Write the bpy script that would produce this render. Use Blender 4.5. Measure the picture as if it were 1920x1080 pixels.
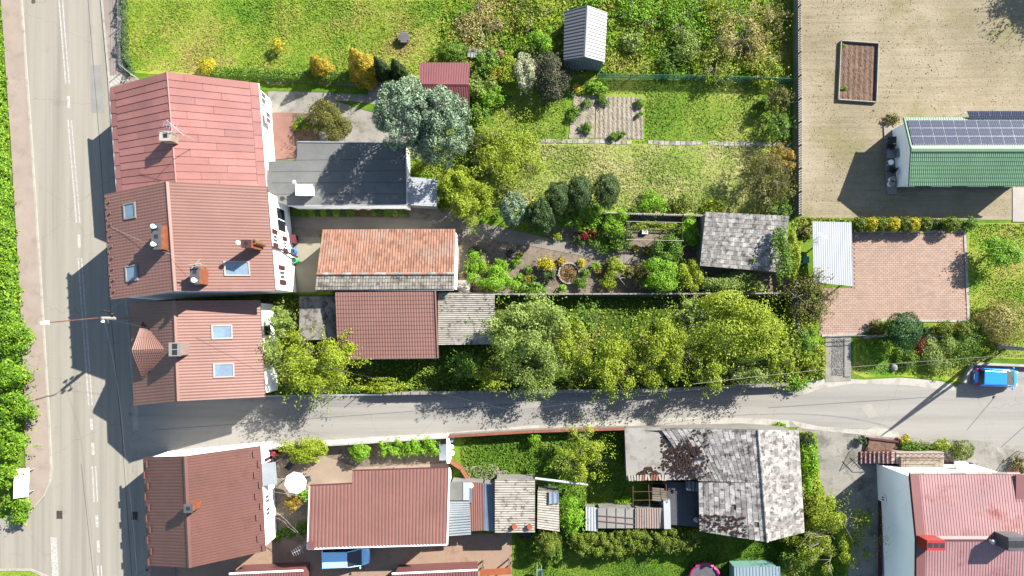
import bpy, bmesh, math, random
import numpy as np
from mathutils import Vector, Matrix
R = math.radians
random.seed(7); RNG = np.random.default_rng(11)
sc = bpy.context.scene
for o in list(bpy.data.objects): bpy.data.objects.remove(o)

# ---------------------------------------------------------------- camera, sky, sun, exposure
H = 64.0; S = 20.0; NX, NY = 980.0, 610.0      # flying height, ground pixels per metre, point straight below the drone
cam = bpy.data.cameras.new('camera'); co = bpy.data.objects.new('camera', cam); sc.collection.objects.link(co)
co.location = (0, 0, H); cam.sensor_width = 36; cam.lens = 24.0; cam.clip_end = 3000; cam.clip_start = .5
cam.shift_x = -(NX-960)/1920; cam.shift_y = (NY-540)/1920
sc.camera = co
EL, AZ = R(34.4), math.atan2(.629, .777)        # sun stands to the upper right of the picture
w = bpy.data.worlds.new('World'); sc.world = w; w.use_nodes = True
nt = w.node_tree; bg = nt.nodes['Background']
sky = nt.nodes.new('ShaderNodeTexSky'); sky.sky_type = 'NISHITA'; sky.sun_disc = False
sky.sun_elevation = EL; sky.sun_rotation = math.pi/2-AZ; sky.air_density = 1.0; sky.dust_density = .6
nt.links.new(sky.outputs[0], bg.inputs[0]); bg.inputs[1].default_value = .07
sl = bpy.data.lights.new('sun', 'SUN'); sl.energy = 4.6; sl.angle = R(.5); sl.color = (1, .955, .88)
so = bpy.data.objects.new('sun', sl); sc.collection.objects.link(so)
sd = Vector((math.cos(EL)*math.cos(AZ), math.cos(EL)*math.sin(AZ), math.sin(EL)))
so.rotation_euler = sd.to_track_quat('Z', 'Y').to_euler(); so.location = (30, 30, 50)
sc.view_settings.view_transform = 'Standard'; sc.view_settings.look = 'None'
sc.view_settings.exposure = 2.15; sc.view_settings.gamma = 1
sc.cycles.max_bounces = 5; sc.cycles.transparent_max_bounces = 4; sc.cycles.diffuse_bounces = 3; sc.cycles.use_denoising = True

# ---------------------------------------------------------------- helpers
def G(px, py, z=0.0):
    k = (1-z/H)/S
    return Vector(((px-NX)*k, (NY-py)*k, z))
def lin(c): c = c/255; return c/12.92 if c <= .04045 else ((c+.055)/1.055)**2.4
def A(r, g, b, u=.635):                          # a sunlit picture colour -> real surface colour
    return tuple(min(.82, max(.006, lin(v)/(6.43*u))) for v in (r, g, b))
COL = sc.collection
def tag(o, label=None, cat=None, group=None, kind=None):
    if label: o['label'] = label
    if cat: o['category'] = cat
    if group: o['group'] = group
    if kind: o['kind'] = kind
    return o
def thing(name, label, cat, loc=(0, 0, 0), rz=0, group=None):
    o = bpy.data.objects.new(name, None); COL.objects.link(o); o.empty_display_size = .3
    o.location = loc; o.rotation_euler = (0, 0, rz)
    return tag(o, label, cat, group)
def link(name, me, m=None, parent=None):
    o = bpy.data.objects.new(name, me); COL.objects.link(o)
    if m is not None and len(me.materials) == 0:
        for q in (m if isinstance(m, (list, tuple)) else [m]): me.materials.append(q)
    if parent is not None:
        o.parent = parent
        o.matrix_parent_inverse = inv(parent)
    return o
def wm(p):
    B = Matrix.LocRotScale(p.location, p.rotation_euler, p.scale)
    return B if p.parent is None else wm(p.parent) @ p.matrix_parent_inverse @ B
def inv(p): return wm(p).inverted()              # parts are modelled in world space; undo the parent's placement
def npmesh(name, V, F, smooth=False, mi=None):   # V (n,3); F (m,k) all faces the same size
    me = bpy.data.meshes.new(name); V = np.asarray(V, np.float32); F = np.asarray(F, np.int32); k = F.shape[1]
    me.vertices.add(len(V)); me.vertices.foreach_set('co', V.ravel())
    me.loops.add(F.size); me.loops.foreach_set('vertex_index', F.ravel())
    me.polygons.add(len(F)); me.polygons.foreach_set('loop_start', np.arange(0, F.size, k, dtype=np.int32))
    if mi is not None: me.polygons.foreach_set('material_index', np.asarray(mi, np.int32))
    me.update(calc_edges=True)
    me.polygons.foreach_set('use_smooth', np.full(len(F), bool(smooth)))
    return me
class MB:
    def __init__(s): s.v = []; s.f = []; s.m = []; s.mi = 0
    def add(s, V, F):
        n = len(s.v); s.v += [tuple(p) for p in V]; s.f += [tuple(i+n for i in f) for f in F]; s.m += [s.mi]*len(F); return s
    def hexa(s, b, t):                           # bottom ring, top ring (counter-clockwise from above)
        n = len(b); F = [tuple(range(n))[::-1], tuple(range(n, 2*n))]
        for i in range(n): j = (i+1) % n; F.append((i, j, n+j, n+i))
        return s.add(list(b)+list(t), F)
    def box(s, c, d, rz=0, taper=1):
        cx, cy, cz = c; a, b, h = d[0]/2, d[1]/2, d[2]/2; cs, sn = math.cos(rz), math.sin(rz)
        r = lambda x, y, z: (cx+x*cs-y*sn, cy+x*sn+y*cs, cz+z)
        q = [(-a, -b), (a, -b), (a, b), (-a, b)]
        return s.hexa([r(x, y, -h) for x, y in q], [r(x*taper, y*taper, h) for x, y in q])
    def prism(s, pts, z0, z1):
        if area(pts) < 0: pts = pts[::-1]
        return s.hexa([(p[0], p[1], z0) for p in pts], [(p[0], p[1], z1) for p in pts])
    def tube(s, pts, rad, n=6, cap=True):
        pts = [Vector(p) for p in pts]; rad = rad if isinstance(rad, (list, tuple)) else [rad]*len(pts)
        base = len(s.v); V = []; F = []
        for i, p in enumerate(pts):
            d = (pts[min(i+1, len(pts)-1)]-pts[max(i-1, 0)]).normalized()
            u = d.orthogonal().normalized() if abs(d.z) < .99 else Vector((1, 0, 0)); u = (u-d*u.dot(d)).normalized(); v = d.cross(u)
            for k in range(n):
                a = 2*math.pi*k/n; V.append(p+(u*math.cos(a)+v*math.sin(a))*rad[i])
        for i in range(len(pts)-1):
            for k in range(n):
                F.append((i*n+k, i*n+(k+1) % n, (i+1)*n+(k+1) % n, (i+1)*n+k))
        if cap: F += [tuple(range(n))[::-1], tuple(range((len(pts)-1)*n, len(pts)*n))]
        return s.add(V, F)
    def cyl(s, c, r, h, n=14, r2=None):
        r2 = r if r2 is None else r2
        ring = lambda q, z: [(c[0]+q*math.cos(2*math.pi*k/n), c[1]+q*math.sin(2*math.pi*k/n), z) for k in range(n)]
        return s.hexa(ring(r, c[2]), ring(r2, c[2]+h))
    def lump(s, c, r, n=7, rings=4, jit=.15, seed=0):
        rg = random.Random(seed*7919+int(c[0]*131)+int(c[1]*17)); V = []; F = []
        for i in range(rings+1):
            th = math.pi*i/rings
            for k in range(n):
                a = 2*math.pi*k/n; q = 1+rg.uniform(-jit, jit)
                V.append((c[0]+r[0]*q*math.sin(th)*math.cos(a), c[1]+r[1]*q*math.sin(th)*math.sin(a), c[2]+r[2]*q*math.cos(th)))
        for i in range(rings):
            for k in range(n): F.append((i*n+k, (i+1)*n+k, (i+1)*n+(k+1) % n, i*n+(k+1) % n))
        return s.add(V, F)
    def mesh(s, name, mats=None, smooth=False):
        me = bpy.data.meshes.new(name); me.from_pydata(s.v, [], s.f)
        if len(set(s.m)) > 1: me.polygons.foreach_set('material_index', s.m)
        if mats is not None:
            for q in (mats if isinstance(mats, (list, tuple)) else [mats]): me.materials.append(q)
        if smooth: me.polygons.foreach_set('use_smooth', [True]*len(me.polygons))
        me.update(); return me
    def build(s, name, mats, parent=None, smooth=False, local=False):
        o = link(name, s.mesh(name, mats, smooth), None, None if local else parent)
        if local: o.parent = parent
        return o
def area(p): return .5*sum(p[i][0]*p[(i+1) % len(p)][1]-p[(i+1) % len(p)][0]*p[i][1] for i in range(len(p)))
def inpoly(x, y, poly):
    r = np.zeros(len(x), bool); n = len(poly); j = n-1
    for i in range(n):
        xi, yi = poly[i][0], poly[i][1]; xj, yj = poly[j][0], poly[j][1]
        c = ((yi > y) != (yj > y)) & (x < (xj-xi)*(y-yi)/((yj-yi) if abs(yj-yi) > 1e-9 else 1e-9)+xi); r ^= c; j = i
    return r
def GP(pts, z=0.0): return [G(a, b, z) for a, b in pts]

# ---------------------------------------------------------------- materials
def nodes(name):
    m = bpy.data.materials.new(name); m.use_nodes = True; t = m.node_tree; return m, t, t.nodes['Principled BSDF']
def N(t, kind, **kw):
    n = t.nodes.new(kind)
    for k, v in kw.items():
        if k in n.inputs: n.inputs[k].default_value = v
        else: setattr(n, k, v)
    return n
def pos(t, scale=(1, 1, 1)):
    g = N(t, 'ShaderNodeNewGeometry'); mp = N(t, 'ShaderNodeMapping'); mp.inputs['Scale'].default_value = scale
    t.links.new(g.outputs['Position'], mp.inputs['Vector']); return mp.outputs[0]
def noise(t, vec, scale, detail=4, rough=.55):
    n = N(t, 'ShaderNodeTexNoise'); n.inputs['Scale'].default_value = scale; n.inputs['Detail'].default_value = detail; n.inputs['Roughness'].default_value = rough
    t.links.new(vec, n.inputs['Vector']); return n.outputs['Fac']
def ramp(t, fac, stops):
    r = N(t, 'ShaderNodeValToRGB'); e = r.color_ramp.elements
    while len(e) < len(stops): e.new(.5)
    for q, (p, c) in zip(e, stops): q.position = p; q.color = (*c, 1) if len(c) == 3 else c
    t.links.new(fac, r.inputs[0]); return r.outputs[0]
def mix(t, fac, a, b, mode='MIX'):
    m = N(t, 'ShaderNodeMix', data_type='RGBA', blend_type=mode)
    if isinstance(fac, (int, float)): m.inputs[0].default_value = fac
    else: t.links.new(fac, m.inputs[0])
    for i, c in ((6, a), (7, b)):
        if isinstance(c, tuple): m.inputs[i].default_value = (*c[:3], 1)
        else: t.links.new(c, m.inputs[i])
    return m.outputs[2]
def bump(t, b, fac, strength, dist=.05):
    n = N(t, 'ShaderNodeBump'); n.inputs['Strength'].default_value = strength; n.inputs['Distance'].default_value = dist
    t.links.new(fac, n.inputs['Height']); t.links.new(n.outputs[0], b.inputs['Normal'])
def sc3(c, k): return tuple(min(.85, v*k) for v in c)
MATS = {}
def M(name, col, var=.18, s1=.6, s2=9, rough=.75, bmp=.15, stretch=(1, 1, 1), spec=.3, dirt=None, dirt_s=1.2, dirt_t=.6, metal=0, rnd=0):
    """plain surface: two scales of tonal variation, optional patches of dirt, fine relief, optional change per piece"""
    if name in MATS: return MATS[name]
    m, t, b = nodes(name); p = pos(t, stretch)
    a = ramp(t, noise(t, p, s1, 5), [(.3, sc3(col, 1-var)), (.7, sc3(col, 1+var))])
    f = noise(t, p, s2, 4, .65)
    c = mix(t, 1.0, a, ramp(t, f, [(.25, (1-var*.9,)*3), (.75, (1+var*.35,)*3)]), 'MULTIPLY')
    if rnd:
        oi = N(t, 'ShaderNodeObjectInfo'); gi = N(t, 'ShaderNodeNewGeometry')
        ad = N(t, 'ShaderNodeMath', operation='ADD'); t.links.new(oi.outputs['Random'], ad.inputs[0]); t.links.new(gi.outputs['Random Per Island'], ad.inputs[1])
        fr = N(t, 'ShaderNodeMath', operation='FRACT'); t.links.new(ad.outputs[0], fr.inputs[0])
        c = mix(t, 1.0, c, ramp(t, fr.outputs[0], [(0, (1-rnd,)*3), (1, (1+rnd*.6,)*3)]), 'MULTIPLY')
    if dirt is not None:
        dm = ramp(t, noise(t, pos(t), dirt_s, 6, .7), [(dirt_t-.06, (0, 0, 0)), (dirt_t+.08, (1, 1, 1))]); c = mix(t, dm, c, dirt)
    t.links.new(c, b.inputs['Base Color']); b.inputs['Roughness'].default_value = rough; b.inputs['Specular IOR Level'].default_value = spec; b.inputs['Metallic'].default_value = metal
    if bmp: bump(t, b, f, bmp)
    MATS[name] = m; return m
def leafmat(name, c1, c2=None, c3=None, tr=.3):
    """foliage: every leaf its own tone between c1 and c2, some patches lean to c3"""
    if name in MATS: return MATS[name]
    m, t, b = nodes(name); gi = N(t, 'ShaderNodeNewGeometry'); c2 = c2 or sc3(c1, 1.5); c3 = c3 or sc3(c1, .75)
    c = ramp(t, gi.outputs['Random Per Island'], [(0, sc3(c1, .7)), (.45, c1), (1, c2)])
    c = mix(t, ramp(t, noise(t, pos(t), 1.1, 3), [(.45, (0, 0, 0)), (.65, (1, 1, 1))]), c, mix(t, .5, c, c3))
    t.links.new(c, b.inputs['Base Color']); b.inputs['Roughness'].default_value = .55; b.inputs['Specular IOR Level'].default_value = .25
    tb = N(t, 'ShaderNodeBsdfTranslucent'); t.links.new(c, tb.inputs[0]); mx = N(t, 'ShaderNodeMixShader'); mx.inputs[0].default_value = tr
    out = t.nodes['Material Output']; t.links.new(b.outputs[0], mx.inputs[1]); t.links.new(tb.outputs[0], mx.inputs[2]); t.links.new(mx.outputs[0], out.inputs[0])
    MATS[name] = m; return m
def grassmat(name, stops, s=.12, fine=(.7, 1.15)):
    if name in MATS: return MATS[name]
    m, t, b = nodes(name); p = pos(t)
    a = ramp(t, noise(t, p, s, 6, .68), stops)
    f = noise(t, p, 4.5, 6, .75)
    c = mix(t, 1.0, a, ramp(t, f, [(.3, (fine[0],)*3), (.7, (fine[1],)*3)]), 'MULTIPLY')
    t.links.new(c, b.inputs['Base Color']); b.inputs['Roughness'].default_value = .9; b.inputs['Specular IOR Level'].default_value = .1
    bump(t, b, f, .4, .1); MATS[name] = m; return m

GST = {}
_gm = grassmat
def grassmat(name, stops, s=.12, fine=(.7, 1.15)): GST[name] = (stops, s); return _gm(name, stops, s, fine)
def bladesmat(name, src, lo=.78, hi=1.35, tr=.25):
    """blades of the same patches of colour as the turf under them, each blade its own tone"""
    stops, s = GST[src]; m, t, b = nodes(name); gi = N(t, 'ShaderNodeNewGeometry')
    c = ramp(t, noise(t, pos(t), s, 6, .68), stops); c = mix(t, 1.0, c, ramp(t, gi.outputs['Random Per Island'], [(0, (lo,)*3), (1, (hi,)*3)]), 'MULTIPLY')
    t.links.new(c, b.inputs['Base Color']); b.inputs['Roughness'].default_value = .6; b.inputs['Specular IOR Level'].default_value = .2
    tb = N(t, 'ShaderNodeBsdfTranslucent'); t.links.new(c, tb.inputs[0]); mx = N(t, 'ShaderNodeMixShader'); mx.inputs[0].default_value = tr
    t.links.new(b.outputs[0], mx.inputs[1]); t.links.new(tb.outputs[0], mx.inputs[2]); t.links.new(mx.outputs[0], t.nodes['Material Output'].inputs[0]); return m
m_grass = grassmat('lawn_grass', [(.3, A(90, 142, 36, .38)), (.4, A(124, 164, 46, .38)), (.49, A(156, 178, 62, .38)), (.57, A(176, 182, 82, .38)), (.65, A(178, 164, 92, .38)), (.73, A(200, 194, 132, .38))], .14)
m_grass2 = grassmat('dry_grass', [(.3, A(138, 172, 66, .42)), (.42, A(164, 186, 84, .42)), (.52, A(190, 196, 112, .42)), (.62, A(212, 206, 140, .42)), (.72, A(228, 214, 170, .42))], .16)
m_mid = grassmat('mown_grass', [(.3, A(106, 148, 40, .42)), (.45, A(140, 172, 58, .42)), (.58, A(168, 184, 78, .42)), (.7, A(190, 186, 106, .42))], .18)
m_meadow = grassmat('meadow_grass', [(.3, A(92, 144, 26, .42)), (.44, A(132, 172, 38, .42)), (.56, A(172, 184, 66, .42)), (.68, A(190, 172, 94, .42))], .22, (.6, 1.2))
m_lush = grassmat('lush_grass', [(.3, A(82, 122, 30, .45)), (.45, A(108, 148, 38, .45)), (.6, A(140, 168, 56, .45)), (.75, A(168, 172, 84, .45))], .2)
def fieldmat():
    m, t, b = nodes('bare_field'); p = pos(t)
    a = ramp(t, noise(t, p, .09, 6, .65), [(.3, A(172, 160, 130, .52)), (.5, A(198, 184, 154, .52)), (.68, A(222, 206, 180, .52))])
    g = ramp(t, noise(t, p, .16, 5, .7), [(.52, (0, 0, 0)), (.66, (1, 1, 1))]); a = mix(t, g, a, A(172, 164, 116, .52))
    f = noise(t, pos(t, (2.4, 8.0, 1)), 1.3, 5, .7); f2 = noise(t, p, 7, 4, .7)
    c = mix(t, 1.0, a, ramp(t, f, [(.33, (.82, .79, .75)), (.41, (1, 1, 1))]), 'MULTIPLY')  # tiny shade of the soil dimples put into the colour, following the bump
    c = mix(t, 1.0, c, ramp(t, f2, [(.3, (.82,)*3), (.7, (1.08,)*3)]), 'MULTIPLY')
    fu = noise(t, pos(t, (.12, 3.2, 1)), 1.0, 4, .6); c = mix(t, 1.0, c, ramp(t, fu, [(.35, (.88, .87, .85)), (.6, (1.04,)*3)]), 'MULTIPLY')
    t.links.new(c, b.inputs['Base Color']); b.inputs['Roughness'].default_value = .95; b.inputs['Specular IOR Level'].default_value = .1; bump(t, b, f, .5, .08); return m
m_field = fieldmat()
def roadmat(name, base, stretch, tracks=None):
    m, t, b = nodes(name); p = pos(t)
    a = ramp(t, noise(t, pos(t, stretch), .9, 5, .6), [(.3, sc3(base, .8)), (.5, base), (.72, sc3(base, 1.13))])
    f = noise(t, p, 26, 3, .7)
    c = mix(t, 1.0, a, ramp(t, f, [(.3, (.9,)*3), (.7, (1.06,)*3)]), 'MULTIPLY')
    st = ramp(t, noise(t, p, .45, 6, .65), [(.6, (1, 1, 1)), (.78, (.82, .81, .8))]); c = mix(t, 1.0, c, st, 'MULTIPLY')
    v = N(t, 'ShaderNodeTexVoronoi', feature='DISTANCE_TO_EDGE'); v.inputs['Scale'].default_value = .11
    wv = N(t, 'ShaderNodeVectorMath', operation='ADD'); nn = N(t, 'ShaderNodeTexNoise'); nn.inputs['Scale'].default_value = .9; t.links.new(p, nn.inputs['Vector'])
    t.links.new(p, wv.inputs[0]); t.links.new(nn.outputs['Color'], wv.inputs[1]); t.links.new(wv.outputs[0], v.inputs['Vector'])
    ck = ramp(t, v.outputs['Distance'], [(0, (.8, .79, .78)), (.003, (1, 1, 1))]); c = mix(t, 1.0, c, ck, 'MULTIPLY')
    t.links.new(c, b.inputs['Base Color']); b.inputs['Roughness'].default_value = .85; b.inputs['Specular IOR Level'].default_value = .25; bump(t, b, f, .12, .02); return m
m_asph = roadmat('worn_asphalt', A(214, 206, 189), (1.6, .03, 1))
m_side = roadmat('side_asphalt', A(208, 203, 194), (.05, 1.0, 1))
m_conc = M('old_concrete', A(206, 200, 188), .2, .5, 7, .9, .2, dirt=A(150, 146, 132), dirt_s=.7, dirt_t=.56)
m_concd = M('dark_concrete', A(190, 182, 170), .22, .5, 7, .9, .2, dirt=A(150, 144, 132), dirt_s=.7, dirt_t=.56)
m_pale = M('pale_dust', A(246, 240, 226), .1, .6, 6, .95, .2, dirt=A(214, 206, 190), dirt_s=.9, dirt_t=.55)
m_soil = M('grey_soil', A(182, 164, 144), .2, .8, 9, .95, .6, dirt=A(140, 122, 104), dirt_s=2.5, dirt_t=.56)
m_bsoil = M('brown_soil', A(166, 132, 110), .25, 1.0, 9, .95, .9, dirt=A(120, 92, 76), dirt_s=3, dirt_t=.55)
m_psoil = M('pale_soil', A(214, 200, 178), .16, 1.0, 9, .95, .8, dirt=A(176, 160, 138), dirt_s=3, dirt_t=.56)
m_bark = M('bark', (.06, .048, .036), .3, 3, 20, .9, .4)
m_barkg = M('grey_bark', (.13, .12, .1), .3, 3, 20, .9, .4)
m_white = M('white_render', (.78, .77, .74), .05, .5, 8, .85, .05, dirt=(.6, .58, .54), dirt_s=.6, dirt_t=.68)
m_whitew = M('white_paint', (.8, .8, .79), .04, 1, 10, .5, .03)
m_grey = M('grey_render', (.13, .125, .115), .15, .6, 8, .9, .1)
m_kerb = M('kerb_concrete', A(236, 228, 212), .12, 1, 8, .9, .1, dirt=A(190, 180, 164), dirt_s=1.5, dirt_t=.6)
m_paint = M('road_paint', A(252, 248, 240, .6), .05, 1.5, 12, .8, .03, dirt=A(222, 214, 200), dirt_s=5, dirt_t=.52)
m_glass = M('window_glass', (.05, .065, .08), .2, 1, 3, .06, 0, spec=.6)
m_skyglass = M('skylight_glass', (.1, .14, .18), .15, 1, 3, .05, 0, spec=.9)
m_black = M('black_paint', (.015, .015, .017), .2, 2, 10, .5, .02)
m_dark = M('dark_metal', (.05, .05, .055), .2, 2, 10, .5, .05)
m_zinc = M('zinc', (.3, .31, .33), .12, 1, 8, .4, .05, spec=.5, metal=.3)
m_brick = M('chimney_brick', A(196, 112, 70), .3, 3, 16, .9, .4)
m_brown = M('brown_shutter', A(120, 70, 66), .15, 2, 9, .6, .05)
m_rust = M('rusty_steel', A(170, 110, 84), .25, 3, 15, .8, .1)
m_wood = M('grey_wood', A(170, 158, 140), .25, 2, 14, .85, .2, rnd=.2)
m_shut = M('wood_brown', A(150, 120, 92), .25, 2, 14, .8, .2, rnd=.25)
m_r1 = M('red_seam_steel', A(236, 160, 150, .8), .13, .35, 6, .5, .04, spec=.4, dirt=A(226, 146, 132, .8), dirt_s=.5, dirt_t=.6, rnd=.14)
m_r2 = M('brown_red_tile_steel', A(202, 148, 133, .78), .1, .3, 5, .55, .03, spec=.35, dirt=A(196, 142, 126, .78), dirt_s=.45, dirt_t=.58)
m_r5 = M('maroon_trapeze_steel', A(158, 106, 94, .72), .1, .3, 5, .5, .03, spec=.35, dirt=A(144, 96, 84, .72), dirt_s=.5, dirt_t=.58)
m_r12 = M('wine_trapeze_steel', A(172, 122, 110, .5), .1, .4, 6, .55, .03, spec=.35, dirt=A(186, 140, 126, .56), dirt_s=1.5, dirt_t=.66)
m_r16 = M('bright_red_steel', A(240, 182, 180, .68), .12, .35, 6, .4, .03, spec=.5, dirt=A(206, 120, 106, .66), dirt_s=.4, dirt_t=.6)
m_flash = M('maroon_flashing', A(176, 116, 114, .66), .08, .5, 6, .5, .03)
m_plinth = M('maroon_plinth', A(130, 60, 74), .12, .5, 6, .7, .05)
m_bit = M('bitumen_grey', A(160, 160, 156), .12, .35, 7, .85, .08, dirt=A(142, 144, 142), dirt_s=.6, dirt_t=.58)
m_bitd = M('bitumen_black', (.035, .036, .04), .2, .5, 7, .8, .1)
m_or = M('orange_clay_tile', A(226, 166, 138, .62), .2, 1.2, 9, .85, .15, dirt=A(214, 184, 166), dirt_s=.55, dirt_t=.57, rnd=.28)
m_gtile = M('grey_cement_tile', A(206, 198, 184, .5), .2, 1.5, 10, .9, .2, dirt=A(140, 132, 120), dirt_s=1.6, dirt_t=.55, rnd=.25)
m_slate = M('lichen_slate', A(220, 214, 206, .52), .25, 1.6, 9, .9, .3, dirt=A(122, 112, 106), dirt_s=2.6, dirt_t=.55, rnd=.4)
m_slated = M('mossy_slate', A(200, 194, 188, .42), .3, 1.6, 9, .9, .3, dirt=A(84, 72, 66, .45), dirt_s=1.7, dirt_t=.56, rnd=.45)
m_moss = M('brown_moss', A(92, 62, 46, .8), .4, 3, 12, .95, .6, rnd=.4)
m_etern = M('eternit_sheet', A(216, 208, 194, .55), .2, 1, 9, .9, .15, stretch=(.4, 2, 1), dirt=A(120, 108, 96), dirt_s=2.2, dirt_t=.58)
m_wsheet = M('white_sheet', A(238, 242, 246), .05, .6, 6, .5, .03, spec=.4)
m_gsheet = M('grey_sheet', A(190, 200, 206), .14, .8, 6, .5, .05, spec=.4)
m_bsheet = M('blue_grey_sheet', A(160, 178, 198), .12, .8, 6, .5, .05, spec=.4)
m_green = M('green_roof_steel', A(118, 160, 120, .4), .1, .5, 6, .5, .03, spec=.35)
m_greenl = M('green_ridge_steel', A(160, 196, 156, .5), .06, .5, 6, .5, .03, spec=.35)
m_paver = M('pink_paver', A(238, 202, 180), .1, .5, 9, .9, .1, rnd=.12, dirt=A(226, 188, 164), dirt_s=.5, dirt_t=.58)
m_paverj = M('paver_joint', A(212, 174, 150), .1, 1, 9, .95, .1)
m_pavew = M('pale_paver', A(236, 224, 212), .08, 1, 9, .9, .08, rnd=.1)
m_pinkp = M('pink_pavement', A(222, 202, 186), .1, .5, 14, .9, .1, dirt=A(206, 184, 168), dirt_s=.8, dirt_t=.58)
m_redp = M('red_brick_paving', A(186, 138, 122), .15, 1, 12, .9, .2, rnd=.2)
m_brnp = M('brown_paving', A(216, 182, 156), .12, .6, 12, .9, .1, dirt=A(184, 146, 120), dirt_s=.6, dirt_t=.58)
def srgb(r, g, b): return A(r, g, b*.85, .34)
L_bright = leafmat('leaf_bright', srgb(128, 186, 26), srgb(178, 220, 60))
L_lime = leafmat('leaf_lime', srgb(150, 176, 34), srgb(206, 214, 74))
L_yel = leafmat('leaf_yellow', srgb(216, 200, 30), srgb(246, 232, 70), srgb(160, 170, 40))
L_gold = leafmat('leaf_gold', srgb(196, 170, 40), srgb(244, 216, 92), srgb(104, 122, 34))
L_mid = leafmat('leaf_mid', srgb(98, 142, 38), srgb(156, 190, 76))
L_dark = leafmat('leaf_dark', srgb(66, 96, 54), srgb(124, 150, 98))
L_thuja = leafmat('leaf_thuja', srgb(104, 128, 28), srgb(170, 182, 62))
L_thujad = leafmat('leaf_thuja_dark', srgb(46, 76, 24), srgb(92, 118, 44))
L_spruce = leafmat('leaf_blue_spruce', srgb(112, 142, 130), srgb(186, 204, 188), srgb(100, 124, 116), tr=.1)
L_olive = leafmat('leaf_olive', srgb(112, 112, 50), srgb(164, 160, 86), srgb(92, 100, 40))
L_pale = leafmat('leaf_pale', srgb(140, 168, 78), srgb(196, 212, 136))
L_red = leafmat('leaf_red', srgb(136, 22, 28), srgb(196, 44, 44))
L_lilac = leafmat('leaf_lilac', srgb(84, 90, 66), srgb(140, 132, 132), srgb(70, 96, 40))
L_white = leafmat('leaf_white', srgb(226, 226, 216), srgb(252, 250, 246), srgb(120, 150, 70))
L_dry = leafmat('leaf_dry', srgb(188, 172, 110), srgb(226, 212, 158), srgb(130, 136, 60))
L_orange = leafmat('leaf_orange', srgb(190, 150, 50), srgb(224, 190, 90), srgb(110, 120, 40))
L_pine = leafmat('leaf_pine', srgb(40, 96, 50), srgb(92, 146, 84))
L_roadhedge = leafmat('leaf_roadhedge', srgb(112, 164, 22), srgb(178, 210, 44), srgb(80, 128, 24))
# ---------------------------------------------------------------- roofs
def bil(q, u, v):
    a, b, c, d = [np.array(p) for p in q]
    return (a*(1-u)[..., None]+b*u[..., None])*(1-v)[..., None]+(d*(1-u)[..., None]+c*u[..., None])*v[..., None]
def qn(q):
    n = (Vector(q[1])-Vector(q[0])).cross(Vector(q[3])-Vector(q[0])).normalized()
    return n if n.z > 0 else -n
def sheet(q, name, mat, parent, prof='wave', pitch=.2, amp=.03, row=0, step=.03, thick=.05, lift=0):
    """profiled roof sheet over quad q = ridge start, ridge end, eave end, eave start; ribs run down the slope"""
    L = (Vector(q[1])-Vector(q[0])).length; W = (Vector(q[3])-Vector(q[0])).length; n = np.array(qn(q))
    k = max(2, round(L/pitch))
    if prof == 'wave': fr = np.arange(6)/6; hh = .5+.5*np.cos(2*np.pi*fr)
    elif prof == 'trap': fr = np.array([0, .2, .3, .62, .72]); hh = np.array([1, 1, 0, 0, 1.])
    elif prof == 'seam': fr = np.array([0, .06, .07, .93, .94]); hh = np.array([1, 1, 0, 0, 1.])
    else: fr = np.array([0.]); hh = np.array([0.])
    u = np.concatenate([(i+fr)/k for i in range(k)]+[[1.]]); hu = np.concatenate([np.tile(hh, k), [hh[0]]])
    if row:
        r = max(1, round(W/row)); v = np.sort(np.concatenate([np.arange(r)/r+1e-4, np.arange(1, r+1)/r])); hv = np.tile([0, step], r)
    else: v = np.array([0., 1.]); hv = np.zeros(2)
    U, Vv = np.meshgrid(u, v, indexing='ij'); P = bil(q, U, Vv)+(lift+thick+amp*hu[:, None]+hv[None, :])[..., None]*n
    nu, nv = len(u), len(v); idx = np.arange(nu*nv).reshape(nu, nv)
    F = [np.stack([idx[:-1, :-1], idx[:-1, 1:], idx[1:, 1:], idx[1:, :-1]], -1).reshape(-1, 4)]
    V = [P.reshape(-1, 3)]; base = nu*nv
    bd = np.concatenate([idx[:, 0], idx[-1, 1:], idx[-2::-1, -1], idx[0, -2:0:-1]])
    low = bil(q, U, Vv).reshape(-1, 3)[bd]+lift*n; m = len(bd); V.append(low); j = np.arange(m); jn = (j+1) % m
    F.append(np.stack([bd[j], bd[jn], base+jn, base+j], -1))
    V.append(np.array([np.array(p)+lift*n for p in q])); F.append(np.array([[base+m, base+m+1, base+m+2, base+m+3]]))
    F = np.concatenate(F); V = np.concatenate(V)
    a, b, c = V[F[0, 0]], V[F[0, 1]], V[F[0, 2]]
    if np.dot(np.cross(b-a, c-a), n) < 0: F = F[:, ::-1]
    return link(name, npmesh(name, V, F), mat, parent)
def lerp(a, b, t): return Vector(a)*(1-t)+Vector(b)*t
def sub(q, u0, u1, v0=0, v1=1):
    f = lambda u, v: lerp(lerp(q[0], q[1], u), lerp(q[3], q[2], u), v)
    return [f(u0, v0), f(u1, v0), f(u1, v1), f(u0, v1)]
def slab(mb, q, t, lift=0):
    n = qn(q); a = [Vector(p)+n*lift for p in q]; b = [p+n*t for p in a]
    nn = (a[1]-a[0]).cross(a[3]-a[0])
    if nn.dot(n) < 0: a = a[::-1]; b = b[::-1]
    return mb.hexa(a, b)
UBOX = MB().box((0, 0, 0), (1, 1, 1)).mesh('piece')
UB = {}
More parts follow.
